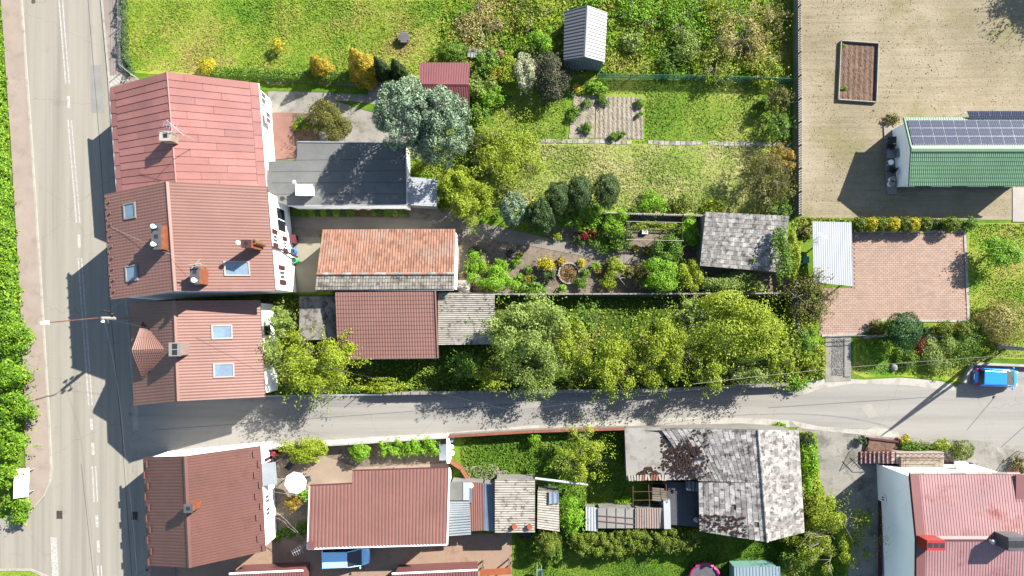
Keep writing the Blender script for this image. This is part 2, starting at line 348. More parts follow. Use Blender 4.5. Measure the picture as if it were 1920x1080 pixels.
def pieces(q, rows, cols, name, mat, parent, limit=300, t=.03, tilt=.06, gap=.012, jit=.02, stag=True, keep=None, sort=None, restname=None, drop=0):
    """separate overlapping slates / tiles over quad q: the first `limit` as own objects sharing one mesh, the rest as one mesh"""
    n = qn(q); L = (Vector(q[1])-Vector(q[0])).length/cols; rest = MB(); k = 0; rg = random.Random(len(bpy.data.objects))
    key = (name, mat.name)
    if key not in UB:
        me = UBOX.copy(); me.name = name; me.materials.clear(); me.materials.append(mat); UB[key] = me
    cells = [(r, c) for r in range(rows) for c in range(-1 if stag else 0, cols)]
    if sort: cells.sort(key=sort)
    for r, c in cells:
        off = .5 if (stag and r % 2) else 0
        if not stag and c < 0: continue
        u0 = max(0, (c+off)/cols); u1 = min(1, (c+1+off)/cols)
        if u1-u0 < .2/cols or rg.random() < drop: continue
        if keep and not keep((u0+u1)/2, (r+.5)/rows): continue
        s = sub(q, u0, u1, r/rows, min(1.0, (r+1.12)/rows))
        X = (s[1]-s[0])*(1-gap/L); Y = s[0]-s[3]; C = (s[0]+s[1]+s[2]+s[3])/4
        Y = Y+n*(-tilt*Y.length*(1+rg.uniform(-.4, .4))); X = X+n*X.length*rg.uniform(-jit, jit); C = C+n*(t*.5+tilt*.5*Y.length)+X*rg.uniform(-jit, jit)
        Z = X.cross(Y).normalized()*t
        if Z.dot(n) < 0: Z = -Z
        if k < limit:
            o = bpy.data.objects.new(name, UB[key]); COL.objects.link(o); o.parent = parent; o.matrix_parent_inverse = inv(parent)
            o.matrix_basis = Matrix(((X.x, Y.x, Z.x, C.x), (X.y, Y.y, Z.y, C.y), (X.z, Y.z, Z.z, C.z), (0, 0, 0, 1)))
        else:
            B = [C+X*a+Y*b-Z*.5 for a, b in ((-.5, -.5), (.5, -.5), (.5, .5), (-.5, .5))]; rest.hexa(B, [p+Z for p in B])
        k += 1
    if rest.v: tag(rest.build(restname or name+'s', mat, parent), kind='stuff')
def gable(name, label, cat, We, Ri, Ee, ze, zr, wallmat, over=.35, wall_z0=0, group=None, ov_end=.2, loc=None):
    """house with the ridge running up the picture. We/Ri/Ee = (north, south) picture points of west eave, ridge, east eave"""
    w0, w1 = G(*We[0], ze), G(*We[1], ze); r0, r1 = G(*Ri[0], zr), G(*Ri[1], zr); e0, e1 = G(*Ee[0], ze), G(*Ee[1], ze)
    t = thing(name, label, cat, ((w0+e1)/2).xy.to_3d(), 0, group)
    # walls: pentagon body drawn in from the eaves
    def inset(p, q, r, d_end):                   # p on eave, q ridge point same end
        d = (q-p); d.z = 0; L = d.length; f = over/L
        a = p.lerp(q, f); return a
    ax = (w1-w0).normalized()
    ends = []
    for (p, q, r, s) in ((w0, r0, e0, 1), (w1, r1, e1, -1)):
        a = inset(p, q, r, 0)+ax*ov_end*s; b = inset(r, q, p, 0)+ax*ov_end*s; c = q+ax*ov_end*s
        ends.append([Vector((a.x, a.y, wall_z0)), Vector((b.x, b.y, wall_z0)), b-Vector((0, 0, .02)), c-Vector((0, 0, .04)), a-Vector((0, 0, .02))])
    mb = MB(); n, s = ends
    V = n+s; F = [(0, 1, 2, 3, 4)[::-1][::-1], (9, 8, 7, 6, 5), (5, 6, 1, 0), (6, 7, 2, 1), (7, 8, 3, 2), (8, 9, 4, 3), (9, 5, 0, 4)]
    mb.add(V, F); me = mb.mesh('wall', wallmat)
    bm = bmesh.new(); bm.from_mesh(me); bmesh.ops.recalc_face_normals(bm, faces=bm.faces); bm.to_mesh(me); bm.free()
    link('wall', me, None, t)
    return t, [r0, r1, w1, w0], [r0, r1, e1, e0], ends
def ridgecap(t, r0, r1, mat, wd=.3, h=.06, lift=.06):
    d = (r1-r0).normalized(); s = d.cross(Vector((0, 0, 1))).normalized()*wd/2; up = Vector((0, 0, lift))
    mb = MB()
    V = [r0-s+up-Vector((0, 0, h)), r0+up+Vector((0, 0, h)), r0+s+up-Vector((0, 0, h)), r1-s+up-Vector((0, 0, h)), r1+up+Vector((0, 0, h)), r1+s+up-Vector((0, 0, h))]
    mb.add(V, [(0, 1, 4, 3), (1, 2, 5, 4), (0, 2, 1), (3, 4, 5), (0, 3, 5, 2)]); return mb.build('ridge_cap', mat, t)
def gutter(t, a, b, mat, r=.07):
    o = Vector((0, 0, -.03)); return MB().tube([a+o, b+o], r, 8).build('gutter', mat, t)
def skylight(q, u, v, w, l, t, fm=None, lift=.1):
    """roof window in slope q at fractions u, v, w along the ridge, l down the slope (metres)"""
    n = qn(q); c = lerp(lerp(q[0], q[1], u), lerp(q[3], q[2], u), v); X = (q[1]-q[0]).normalized(); Y = (lerp(q[3], q[2], u)-lerp(q[0], q[1], u)).normalized()
    f = lambda a, b: c+X*a+Y*b
    mb = MB()
    for (a0, a1, b0, b1) in ((-w/2-.12, w/2+.12, -l/2-.14, -l/2), (-w/2-.12, w/2+.12, l/2, l/2+.12), (-w/2-.12, -w/2, -l/2, l/2), (w/2, w/2+.12, -l/2, l/2)):
        slab(mb, [f(a0, b0), f(a1, b0), f(a1, b1), f(a0, b1)], .12, lift-.06)
    o = mb.build('skylight', fm or m_grey, t)
    slab(MB(), [f(-w/2, -l/2), f(w/2, -l/2), f(w/2, l/2), f(-w/2, l/2)], .03, lift)
    m2 = MB(); slab(m2, [f(-w/2, -l/2), f(w/2, -l/2), f(w/2, l/2), f(-w/2, l/2)], .04, lift-.04); m2.build('pane', m_skyglass, o)
    return o
def chimney(t, px, py, ztop, zbase, dx, dy, mat, capmat, flues=1, cap_over=.06, rz=0, hole=True, axis='y'):
    c = G(px, py, ztop); mb = MB().box((c.x, c.y, (ztop+zbase)/2), (dx, dy, ztop-zbase), rz); o = mb.build('chimney', mat, t)
    k = MB(); k.box((c.x, c.y, ztop+.05), (dx+2*cap_over, dy+2*cap_over, .1), rz); k.build('chimney_cap', capmat, o)
    if hole:
        f = MB()
        for i in range(flues):
            g = (i-(flues-1)/2)*(dy if axis == 'y' else dx)/flues
            x, y = (0, g) if axis == 'y' else (g, 0)
            f.box((c.x+x*math.cos(rz)-y*math.sin(rz), c.y+x*math.sin(rz)+y*math.cos(rz), ztop+.105), (min(dx, dy)*.5,)*2+(.012,), rz)
        f.build('flue', m_black, o)
    return o, c
def cowl(parent, c, z, r=.16, h=.4, mat=None):
    mb = MB(); mb.cyl((c[0], c[1], z), r*.6, h*.6, 10); mb.lump((c[0], c[1], z+h*.75), (r, r, r*.9), 10, 5, 0); return mb.build('chimney_cowl', mat or m_whitew, parent, True)
def window(t, c, w, h, nrm, frame=None, pane=None, name='window', dep=.08):
    """window on a wall: centre c, width, height, outward normal"""
    nrm = Vector(nrm).normalized(); X = Vector((0, 0, 1)).cross(nrm).normalized(); Z = Vector((0, 0, 1)); c = Vector(c)
    def bx(mb, a0, a1, b0, b1, d0, d1):
        p = [c+X*a+Z*b+nrm*d for d in (d0, d1) for a, b in ((a0, b0), (a1, b0), (a1, b1), (a0, b1))]; mb.hexa(p[:4], p[4:])
    mb = MB(); e = .07
    for r in ((-w/2, w/2, h/2-e, h/2), (-w/2, w/2, -h/2, -h/2+e), (-w/2, -w/2+e, -h/2+e, h/2-e), (w/2-e, w/2, -h/2+e, h/2-e), (-e/2, e/2, -h/2+e, h/2-e)): bx(mb, *r, -.02, dep)
    o = mb.build(name, frame or m_whitew, t); g = MB(); bx(g, -w/2+e, w/2-e, -h/2+e, h/2-e, 0, .03); g.build('pane', pane or m_glass, o); return o
def flat_roof(name, label, cat, poly, z, roofmat, wallmat, group=None, over=.12, th=.12, z0=0):
    P = GP(poly, z)
    if area(P) < 0: P = P[::-1]
    c = sum(P, Vector((0, 0, 0)))/len(P); t = thing(name, label, cat, (c.x, c.y, 0), 0, group)
    Q = [c+(p-c)*(1-over/max(.6, (p-c).length)*1.4) for p in P]
    MB().prism(Q, z0, z-th).build('wall', wallmat, t); MB().prism(P, z-th, z).build('roof', roofmat, t); return t
def mono(name, label, cat, q, zs, roofmat, wallmat, prof='wave', pitch=.2, amp=.03, over=.15, group=None, posts=False, rowdir=0, roof=True):
    """single-slope shed: picture corners NW NE SE SW with a height each; ribs run NW>SW (rowdir 0) or NW>NE (rowdir 1)"""
    P = [G(*p, z) for p, z in zip(q, zs)]; c = sum(P, Vector((0, 0, 0)))/4; t = thing(name, label, cat, (c.x, c.y, 0), 0, group)
    I = [c+(p-c)*(1-over*1.4/(p-c).length) for p in P]
    if posts:
        for p in I: MB().box((p.x, p.y, (p.z-.05)/2), (.1, .1, p.z-.05)).build('post', m_wood, t)
    else:
        b = [Vector((p.x, p.y, 0)) for p in I]; tp = [p-Vector((0, 0, .03)) for p in I]
        if area(b) < 0: b = b[::-1]; tp = tp[::-1]
        MB().hexa(b, tp).build('wall', wallmat, t)
    qq = P if rowdir == 0 else [P[0], P[3], P[2], P[1]]
    if roof: sheet(qq, 'roof', roofmat, t, prof, pitch, amp)
    return t, P

# ---------------------------------------------------------------- foliage
def leafquads(P, D, size, rng, asp=.62):
    """one rhombic leaf at each point P facing roughly along D"""
    n = len(P); D = D/np.maximum(1e-6, np.linalg.norm(D, axis=1, keepdims=True))
    r = rng.normal(size=(n, 3)); U = np.cross(D, r); U /= np.maximum(1e-6, np.linalg.norm(U, axis=1, keepdims=True)); W = np.cross(D, U)
    s = (size*rng.uniform(.6, 1.35, n))[:, None]*.5
    V = np.stack([P-U*s, P-W*s*asp+D*s*.18, P+U*s, P+W*s*asp+D*s*.18], 1).reshape(-1, 3)
    return V, np.arange(4*n).reshape(n, 4)
def crown_pts(style, rx, ry, z0, h, n, rng):
    if style == 'cone':
        t = 1-np.sqrt(rng.uniform(0, 1, n)); a = rng.uniform(0, 2*np.pi, n)
        k = rng.integers(5, 9); rad = (1-t)**.75*(1+.13*np.sin(k*a+9*t)+.1*np.sin(3*a-14*t))*np.where(rng.uniform(size=n) < .8, rng.uniform(.86, 1.04, n), rng.uniform(.4, .9, n))
        P = np.stack([rx*rad*np.cos(a), ry*rad*np.sin(a), z0+(h-z0)*t], 1); D = np.stack([np.cos(a), np.sin(a), np.full(n, .55)], 1)
        D = D+rng.normal(size=(n, 3))*.45; return P, D
    if style == 'ball':
        D = rng.normal(size=(n, 3)); D[:, 2] = np.where(D[:, 2] < -.3, -D[:, 2], D[:, 2]); D /= np.linalg.norm(D, axis=1, keepdims=True)
        q = 1+.07*np.sin(7*D[:, 0]+3*D[:, 1]*2)+.06*np.sin(11*D[:, 1]-5*D[:, 2])
        rr = np.where(rng.uniform(size=n) < .75, rng.uniform(.9, 1.05, n), rng.uniform(.5, .9, n))*q
        c = (z0+h)/2; P = D*rr[:, None]*np.array([rx, ry, (h-z0)/2])+np.array([0, 0, c]); return P, D+rng.normal(size=(n, 3))*.4
    if style == 'bumpy':
        K = 90; m = rng.normal(size=(K, 3)); m[:, 2] = np.where(m[:, 2] < -.25, -m[:, 2], m[:, 2]); m /= np.linalg.norm(m, axis=1, keepdims=True); m *= rng.uniform(.62, .84, K)[:, None]; lr = rng.uniform(.13, .24, K)
        j = rng.integers(0, K, n); d = rng.normal(size=(n, 3)); d /= np.linalg.norm(d, axis=1, keepdims=True); d = d+.8*m[j]; d /= np.linalg.norm(d, axis=1, keepdims=True)
        P = m[j]+d*(lr[j]*rng.uniform(.7, 1.1, n))[:, None]; c = (z0+h)/2; return P*np.array([rx, ry, (h-z0)/2])+np.array([0, 0, c]), d+rng.normal(size=(n, 3))*.45
    # lobed crown
    K = {'lobe': 16, 'loose': 26, 'sparse': 34, 'clump': 40}.get(style, 16); m = rng.normal(size=(K, 3)); m[:, 2] = np.abs(m[:, 2])*.9-.15; m /= np.linalg.norm(m, axis=1, keepdims=True)
    m *= rng.uniform(.3, .82, K)[:, None]; lr = rng.uniform(.22, .44, K)*{'lobe': 1, 'loose': .72, 'sparse': .5, 'clump': .62}.get(style, 1)
    w = lr**2; j = rng.choice(K, n, p=w/w.sum()); d = rng.normal(size=(n, 3)); d[:, 2] = np.where(d[:, 2] < -.35, -d[:, 2], d[:, 2]); d /= np.linalg.norm(d, axis=1, keepdims=True)
    inn = np.where(rng.uniform(size=n) < .7, rng.uniform(.82, 1.08, n), rng.uniform(.3, .85, n))
    P = m[j]+d*(lr[j]*inn)[:, None]; rn = np.linalg.norm(P, axis=1); P *= (np.minimum(1.0, 1.02/np.maximum(rn, 1e-6)))[:, None]
    q = rng.uniform(size=n) < (.1 if style in ('loose', 'sparse') else .05); Ks = 40; sd_ = rng.normal(size=(Ks, 3)); sd_[:, 2] = np.abs(sd_[:, 2])*.7; sd_ /= np.linalg.norm(sd_, axis=1, keepdims=True); js = rng.integers(0, Ks, n)
    sp = sd_[js]*rng.uniform(.75, 1.22, n)[:, None]+rng.normal(size=(n, 3))*.05; P = np.where(q[:, None], sp, P)
    c = z0+(h-z0)*.42; sz = np.where(P[:, 2] > 0, h-c, c-z0)
    P = np.stack([P[:, 0]*rx, P[:, 1]*ry, c+P[:, 2]*sz], 1); return P, d*np.array([1, 1, .8])+np.array([0, 0, .5])+rng.normal(size=(n, 3))*.45
PSEED = [100]
def plant(name, label, cat, px, py, rx, ry, h, mat, style='lobe', leaf=.24, dens=2.2, base=False, z0=None, group=None, trunk=None, rz=0, mats=None, limbs=True, zb=0, cz=.6):
    leaf *= .84 if h < 2 else .74
    """tree or shrub. px, py = where the crown's middle (or the foot when base) shows in the picture; rx, ry crown radii in picture pixels"""
    PSEED[0] += 1; rng = np.random.default_rng(PSEED[0]); rg = random.Random(PSEED[0])
    c = G(px, py, 0 if base else zb+h*cz); k = (1-(zb+h*.6)/H)/S*(1.16 if style in ('lobe', 'loose', 'sparse', 'clump') else 1.03); rx, ry = rx*k, ry*k; z0 = h*.22 if z0 is None else z0
    t = thing(name, label, cat, (c.x, c.y, zb), 0, group)
    ar = math.pi*rx*ry+math.pi*(rx+ry)*(h-z0)*.45; n = int(min(17000, max(60, dens*ar/(.5*leaf*leaf))))
    P, D = crown_pts(style, rx, ry, z0, h, n, rng)
    if rz: cs, sn = math.cos(rz), math.sin(rz); P[:, :2] = np.stack([P[:, 0]*cs-P[:, 1]*sn, P[:, 0]*sn+P[:, 1]*cs], 1)
    V, F = leafquads(P, D, leaf, rng); V = V+np.array([c.x, c.y, zb]); V[:, 2] = np.maximum(V[:, 2], zb+.01)
    link('crown' if cat == 'tree' else 'foliage', npmesh('foliage', V, F), mat, t)
    mb = MB(); tr = max(.02, min(.17, (rx+ry)*(.015 if style == 'sparse' else .024))); b = Vector((c.x, c.y, zb-.05))
    top = h*(.8 if style == 'cone' else .6)
    mb.tube([b, b+Vector((rg.uniform(-.1, .1)*rx*.3, rg.uniform(-.1, .1)*ry*.3, top*.5)), b+Vector((0, 0, top))], [tr, tr*.8, tr*.35], 7)
    if limbs and style != 'cone':
        for i in range(8 if style in ('sparse', 'loose') else 5):
            a = rg.uniform(0, 6.28); e = b+Vector((math.cos(a)*rx*.75, math.sin(a)*ry*.75, h*rg.uniform(.55, .85))); s0 = b+Vector((0, 0, top*rg.uniform(.35, .8)))
            md = s0.lerp(e, .5)+Vector((0, 0, .12*h)); mb.tube([s0, md, e], [tr*.5, tr*.32, tr*.12], 5)
            if style in ('sparse', 'loose'):
                for q in range(3):
                    f = md.lerp(e, rg.uniform(.1, .8)); g2 = f+Vector((rg.uniform(-1, 1)*rx*.4, rg.uniform(-1, 1)*ry*.4, rg.uniform(.05, .3)*h)); mb.tube([f, g2], [tr*.2, tr*.06], 4)
    mb.build('trunk' if cat == 'tree' else 'stem', trunk or m_bark, t); return t
def hedge(name, label, path, wd, h, mat, leaf=.22, dens=2.5, group=None, cat='hedge', rag=.25, zb=0):
    """clipped or rough hedge along picture points (ground), wd in metres"""
    PSEED[0] += 1; rng = np.random.default_rng(PSEED[0]); P = [G(*p) for p in path]; c = P[len(P)//2]; t = thing(name, label, cat, (c.x, c.y, 0), 0, group)
    Vs = []; Fs = []; nb = 0; mb = MB()
    for a, b in zip(P[:-1], P[1:]):
        L = (b-a).length; n = int(dens*L*(wd+2*h*.6)/(.5*leaf*leaf)); s = rng.uniform(0, 1, n); ph = rng.uniform(0, np.pi, n)
        d = (b-a)/L; nx = Vector((-d.y, d.x, 0)); q = 1+rag*(np.sin(s*L*2.1+a.x*3)*.5+.5*np.sin(s*L*4.7+ph*2))+rng.normal(size=n)*.05
        sx = np.sign(np.cos(ph))*np.abs(np.cos(ph))**.6*wd/2*q; zz = np.abs(np.sin(ph))**.6*h*q
        X = np.outer(s*L, np.array(d))+np.outer(sx, np.array(nx))+np.array(a); X[:, 2] = zz+zb
        D = np.outer(np.cos(ph), np.array(nx))+np.outer(np.sin(ph)+.3, np.array([0, 0, 1]))+rng.normal(size=(n, 3))*.5
        V, F = leafquads(X, D, leaf, rng); Vs.append(V); Fs.append(F+nb); nb += len(V)
        for i in range(max(2, int(L/.8))):
            p = a.lerp(b, (i+.5)/max(2, int(L/.8))); mb.tube([p, p+Vector((0, 0, h*.7))], [.04, .015], 5)
    V = np.concatenate(Vs); V[:, 2] = np.maximum(V[:, 2], .01); link('foliage', npmesh('foliage', V, np.concatenate(Fs)), mat, t); mb.build('stems', m_bark, t); return t
def tufts(name, label, poly, n, size, mat, h=.1, holes=(), seed=3, zb=.02, cat='grass', parent=None):
    """grass blades / weeds nobody could count, over picture polygon poly"""
    rng = np.random.default_rng(seed); P = [G(*p) for p in poly]; xs = [p.x for p in P]; ys = [p.y for p in P]
    x = rng.uniform(min(xs), max(xs), n*2); y = rng.uniform(min(ys), max(ys), n*2); ok = inpoly(x, y, P)
    for hp in holes: ok &= ~inpoly(x, y, [G(*p) for p in hp])
    x, y = x[ok][:n], y[ok][:n]; m = len(x); f = .75+.25*np.sin(x*.53+np.sin(y*.37)*2)*np.sin(y*.41+np.sin(x*.29)*2)+rng.uniform(-.25, .45, m)
    Pt = np.stack([x, y, zb+h*rng.uniform(.1, 1, m)*np.clip(f, .2, 1.4)], 1); D = rng.normal(size=(m, 3))*.7+np.array([.25, .2, .8])
    V, F = leafquads(Pt, D, size*np.clip(f, .5, 1.3), rng, .5); V[:, 2] = np.maximum(V[:, 2], .012)
    o = link(name, npmesh(name, V, F), mat, parent); return tag(o, label, cat, None, 'stuff') if parent is None else tag(o, kind='stuff')
def patch(name, pts, z0, z1, mat, parent=None, kind='structure'):
    o = MB().prism(GP(pts), z0, z1).build(name, mat, parent)
    if parent is None: tag(o, kind=kind)
    return o
# ---------------------------------------------------------------- ground, roads, paving
def plane(name, x0, x1, y0, y1, z, mat):
    return tag(MB().add([(x0, y0, z), (x1, y0, z), (x1, y1, z), (x0, y1, z)], [(0, 1, 2, 3)]).build(name, mat), kind='structure')
plane('ground', -600, 600, -600, 600, 0, m_lush)
MAIN_R = [(182, -300), (190, 0), (203, 140), (212, 270), (222, 400), (235, 560), (252, 758)]
patch('main_road', [(22, -300), (43, 0), (62, 270), (80, 540), (95, 790), (99, 880), (96, 905), (85, 930), (66, 952), (-10, 975), (-400, 1010), (-400, 1120), (0, 1066), (60, 1066), (96, 1082), (104, 1110), (115, 1500), (300, 1500), (284, 1080), (268, 856)]+MAIN_R[::-1], -.2, .02, m_asph)
road = bpy.data.objects['main_road']
patch('side_road', [(240, 759), (500, 741), (960, 737), (1200, 734), (1470, 722), (1520, 713), (1600, 716), (1700, 714), (1795, 724), (1803, 717), (1813, 690), (1824, 681), (1920, 684), (2300, 700), (2300, 880), (1920, 838), (1830, 826), (1700, 820), (1625, 812), (1500, 801), (1170, 799), (840, 815), (490, 836), (380, 846), (267, 858), (250, 858)], -.2, .024, m_side)
sroad = bpy.data.objects['side_road']
def marking(pts, mat=None, parent=None, z=.024, name='lane_marking'): return patch(name, pts, z, z+.003, mat or m_paint, parent or road, None)
def cl(y):                                       # centre line of the main road
    ys = [-300, 0, 160, 225, 418, 484, 760, 941, 1080, 1500]; xs = [95, 114, 127, 131, 147, 150, 170, 180, 188, 206]
    return float(np.interp(y, ys, xs))
def dash(y0, y1, off, wd):
    n = max(1, int((y1-y0)/60)); a = [(cl(y)+off-wd/2, y) for y in np.linspace(y0, y1, n+1)]; b = [(cl(y)+off+wd/2, y) for y in np.linspace(y0, y1, n+1)]
    marking(a+b[::-1])
for y0, y1 in ((-300, 158), (225, 418), (484, 760), (874, 941), (1060, 1200)): dash(y0, y1, -3.2, 2.8); dash(y0, y1, 3.2, 2.4)
for y0, y1 in ((180, 203), (440, 465), (785, 806), (830, 853), (966, 988), (1013, 1036)): dash(y0, y1, 0, 5.5)
marking([(95, 1007), (106, 1007), (112, 1110), (99, 1110)])
marking([(248, 760), (258, 760), (260, 806), (249, 806)], m_kerb)
m_patch = M('asphalt_patch', A(196, 192, 184), .1, 1, 20, .9, .1)
m_seal = M('road_seal', A(150, 146, 140), .1, 1, 20, .9, .05)
marking([(169, 123), (190, 122), (195, 212), (172, 212)], m_patch, name='road_patch')
marking([(163, -300), (164.4, -300), (166, 0), (188, 270), (198, 420), (205, 540), (215, 660), (229, 810), (248, 1080), (246.8, 1080), (227.8, 810), (213.8, 660), (203.8, 540), (196.8, 420), (186.8, 270), (164.8, 0)], m_seal, name='road_seam', z=.028)
marking([(152, 870), (153.2, 870), (176, 1080), (174.8, 1080)], m_seal, name='road_seam')
marking([(1612, 762), (1632, 756), (1646, 780), (1628, 784)], M('pale_asphalt', A(218, 212, 201), .06, 1, 20, .9, .05), sroad, .028, 'road_patch')
marking([(1440, 764), (1740, 744), (1740, 745.2), (1440, 765.2)], m_seal, sroad, .028, 'road_seam')
marking([(1812, 806), (1866, 742), (1867.2, 742.5), (1813.2, 806.5)], m_seal, sroad, .028, 'road_seam')
marking([(1876, 838), (1930, 790), (1931, 791), (1877, 839)], m_seal, sroad, .028, 'road_seam')
marking([(285, 806), (960, 757), (1000, 752), (1000, 753), (960, 758), (285, 807)], m_seal, sroad, .028, 'road_seam')
# pavements and kerbs along the main road
patch('pavement_west', [(-14, -300), (3, 0), (22, 270), (38, 540), (48, 760), (50, 960), (64, 950), (83, 928), (93, 904), (95, 880), (91.5, 790), (76.5, 540), (58.5, 270), (39.5, 0), (18, -300)], -.2, .12, m_pinkp)
patch('kerb_west', [(18, -300), (39.5, 0), (58.5, 270), (76.5, 540), (91.5, 790), (95, 880), (93, 904), (83, 928), (64, 950), (66, 952), (85, 930), (96, 905), (99, 880), (95, 790), (80, 540), (62, 270), (43, 0), (22, -300)], -.2, .135, m_kerb)
patch('pavement_east', [(186, -300), (194, 0), (207, 140), (216, 270), (226, 400), (239, 560), (255, 757), (330, 752), (330, 300), (290, 160), (235, 140), (232, 100), (227, 0), (220, -300)], -.2, .12, M('grey_pink_pavement', A(206, 190, 178), .12, .5, 14, .9, .1, dirt=A(186, 170, 158), dirt_s=.8, dirt_t=.56))
patch('kerb_east', [(182, -300), (190, 0), (203, 140), (212, 270), (222, 400), (235, 560), (252, 757.2), (255, 757), (239, 560), (226, 400), (216, 270), (207, 140), (194, 0), (186, -300)], -.2, .13, m_kerb)
patch('pavement_south', [(272, 858), (330, 852), (330, 1100), (288, 1100)], -.2, .12, M('reddish_pavement', A(196, 160, 142), .12, .5, 14, .9, .1))
patch('concrete_slab', [(206, 143), (236, 141), (242, 152), (207, 164)], .12, .126, m_pale)
patch('kerb_corner', [(-300, 1136), (0, 1066), (60, 1066), (96, 1082), (104, 1110), (115, 1500), (100, 1500), (92, 1086), (58, 1070), (0, 1070), (-300, 1140)], -.2, .1, m_kerb)
patch('verge_corner', [(-300, 1140), (0, 1070), (58, 1070), (92, 1086), (100, 1500), (-300, 1500)], -.2, .05, m_grass)
# pale gravelly shoulders of the side road
patch('road_shoulder', [(1500, 716), (1560, 708), (1620, 712), (1690, 708), (1760, 714), (1790, 722), (1790, 733), (1700, 722), (1600, 719), (1540, 728), (1506, 740)], .024, .03, m_pale)
patch('road_shoulder', [(1805, 713), (1815, 688), (1826, 682), (1920, 686), (1920, 690), (1830, 690), (1812, 722)], .024, .03, m_pale)
patch('road_shoulder', [(430, 838), (700, 819), (838, 811), (1000, 797), (1040, 797), (1180, 786), (1330, 782), (1430, 785), (1480, 788), (1480, 801), (1170, 801), (840, 817), (490, 838)], .024, .03, m_pale)
patch('road_shoulder', [(1480, 788), (1540, 800), (1625, 806), (1640, 800), (1680, 806), (1690, 822), (1625, 816), (1500, 803)], .024, .031, m_pale)
# lawns, fields, beds
patch('lawn_north', [(227, -300), (232, 100), (240, 136), (500, 152), (700, 152), (790, 152), (822, 108), (832, 0), (840, -300)], 0, .02, m_grass)
patch('meadow', [(840, -300), (832, 0), (822, 108), (790, 152), (900, 160), (960, 180), (1085, 145), (1482, 148), (1486, -300)], 0, .024, m_meadow)
patch('lawn_middle', [(890, 250), (960, 180), (1085, 146), (1481, 149), (1482, 272), (1000, 270)], 0, .03, m_mid)
patch('lawn_garden', [(880, 262), (1000, 270), (1482, 272), (1484, 404), (1300, 404), (1050, 402), (900, 390)], 0, .028, m_grass2)
patch('field', [(1490, -300), (2500, -300), (2500, 414), (1492, 411)], 0, .02, m_field)
patch('yard_north', [(500, 148), (720, 150), (800, 200), (790, 300), (520, 300), (505, 200)], 0, .03, m_conc)
patch('grass_strip', [(486, 157), (560, 156), (640, 160), (690, 165), (690, 178), (600, 173), (488, 170)], .03, .06, m_lush)
patch('grass_strip', [(630, 190), (660, 190), (720, 198), (715, 214), (690, 208)], .03, .06, m_lush)
patch('brick_terrace', [(512, 212), (548, 212), (552, 250), (556, 296), (512, 300)], .03, .12, m_redp)
patch('flower_bed', [(548, 212), (584, 214), (600, 262), (556, 264)], .03, .08, m_bsoil)
patch('alley', [(520, 384), (900, 392), (870, 440), (600, 440), (520, 560), (505, 560)], 0, .02, m_concd)
patch('soil_strip', [(545, 386), (768, 388), (768, 407), (545, 406)], .02, .06, m_bsoil)
patch('garden_path', [(540, 404), (760, 409), (870, 414), (930, 424), (1000, 440), (1090, 462), (1180, 478), (1225, 492), (1222, 506), (1170, 494), (1080, 478), (980, 458), (900, 446), (850, 440), (605, 432), (540, 424)], .02, .05, M('grey_path_paving', A(190, 180, 166), .1, .5, 16, .9, .1))
patch('garden_soil', [(858, 440), (1000, 452), (1230, 500), (1480, 470), (1480, 556), (858, 556)], 0, .024, m_soil)
patch('garden_soil', [(1030, 400), (1320, 402), (1320, 500), (1225, 500), (1100, 466), (1020, 440)], 0, .026, m_soil)
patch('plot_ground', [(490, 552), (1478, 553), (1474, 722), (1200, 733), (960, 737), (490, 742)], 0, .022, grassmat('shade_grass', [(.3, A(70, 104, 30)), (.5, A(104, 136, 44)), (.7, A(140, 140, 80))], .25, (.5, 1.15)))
patch('lawn_east', [(1812, 418), (2500, 418), (2500, 680), (1840, 672), (1800, 716), (1690, 706), (1620, 708), (1600, 700), (1600, 628), (1655, 602), (1816, 604)], 0, .026, m_grass)
patch('verge_east', [(1472, 560), (1535, 560), (1547, 630), (1546, 712), (1476, 722)], 0, .025, m_meadow)
patch('verge_field', [(1484, 405), (1524, 408), (1810, 412), (1812, 438), (1600, 436), (1522, 440), (1486, 520)], 0, .03, m_lush)
# yards south of the side road
patch('yard_south', [(490, 836), (842, 816), (842, 900), (600, 905), (590, 1010), (490, 1010)], 0, .02, m_soil)
patch('yard_paving', [(520, 862), (600, 852), (668, 876), (842, 868), (842, 884), (660, 890), (660, 912), (545, 912), (520, 890)], .02, .045, M('beige_paving', A(214, 190, 166), .12, .6, 12, .9, .1))
patch('lawn_south', [(846, 816), (1170, 800), (1180, 990), (1000, 1000), (860, 905)], 0, .02, m_lush)
patch('bare_patch', [(868, 876), (925, 870), (955, 885), (950, 898), (868, 900)], .02, .03, m_psoil)
patch('driveway_south', [(282, 1060), (500, 1000), (960, 1000), (960, 1090), (930, 1400), (286, 1400)], 0, .03, m_brnp)
patch('lawn_bottom', [(962, 985), (1500, 985), (1480, 1500), (950, 1500)], 0, .02, m_lush)
patch('concrete_apron', [(1494, 802), (1625, 812), (1700, 820), (1640, 860), (1640, 1400), (1560, 1400), (1530, 960), (1505, 900)], 0, .022, m_conc)
patch('concrete_apron', [(1640, 806), (1930, 826), (2300, 880), (2300, 1500), (1640, 1500), (1640, 862)], 0, .02, m_conc)
patch('verge_barn', [(1498, 806), (1530, 812), (1538, 900), (1560, 960), (1600, 1010), (1570, 1200), (1480, 1200), (1478, 985)], .022, .05, m_meadow)
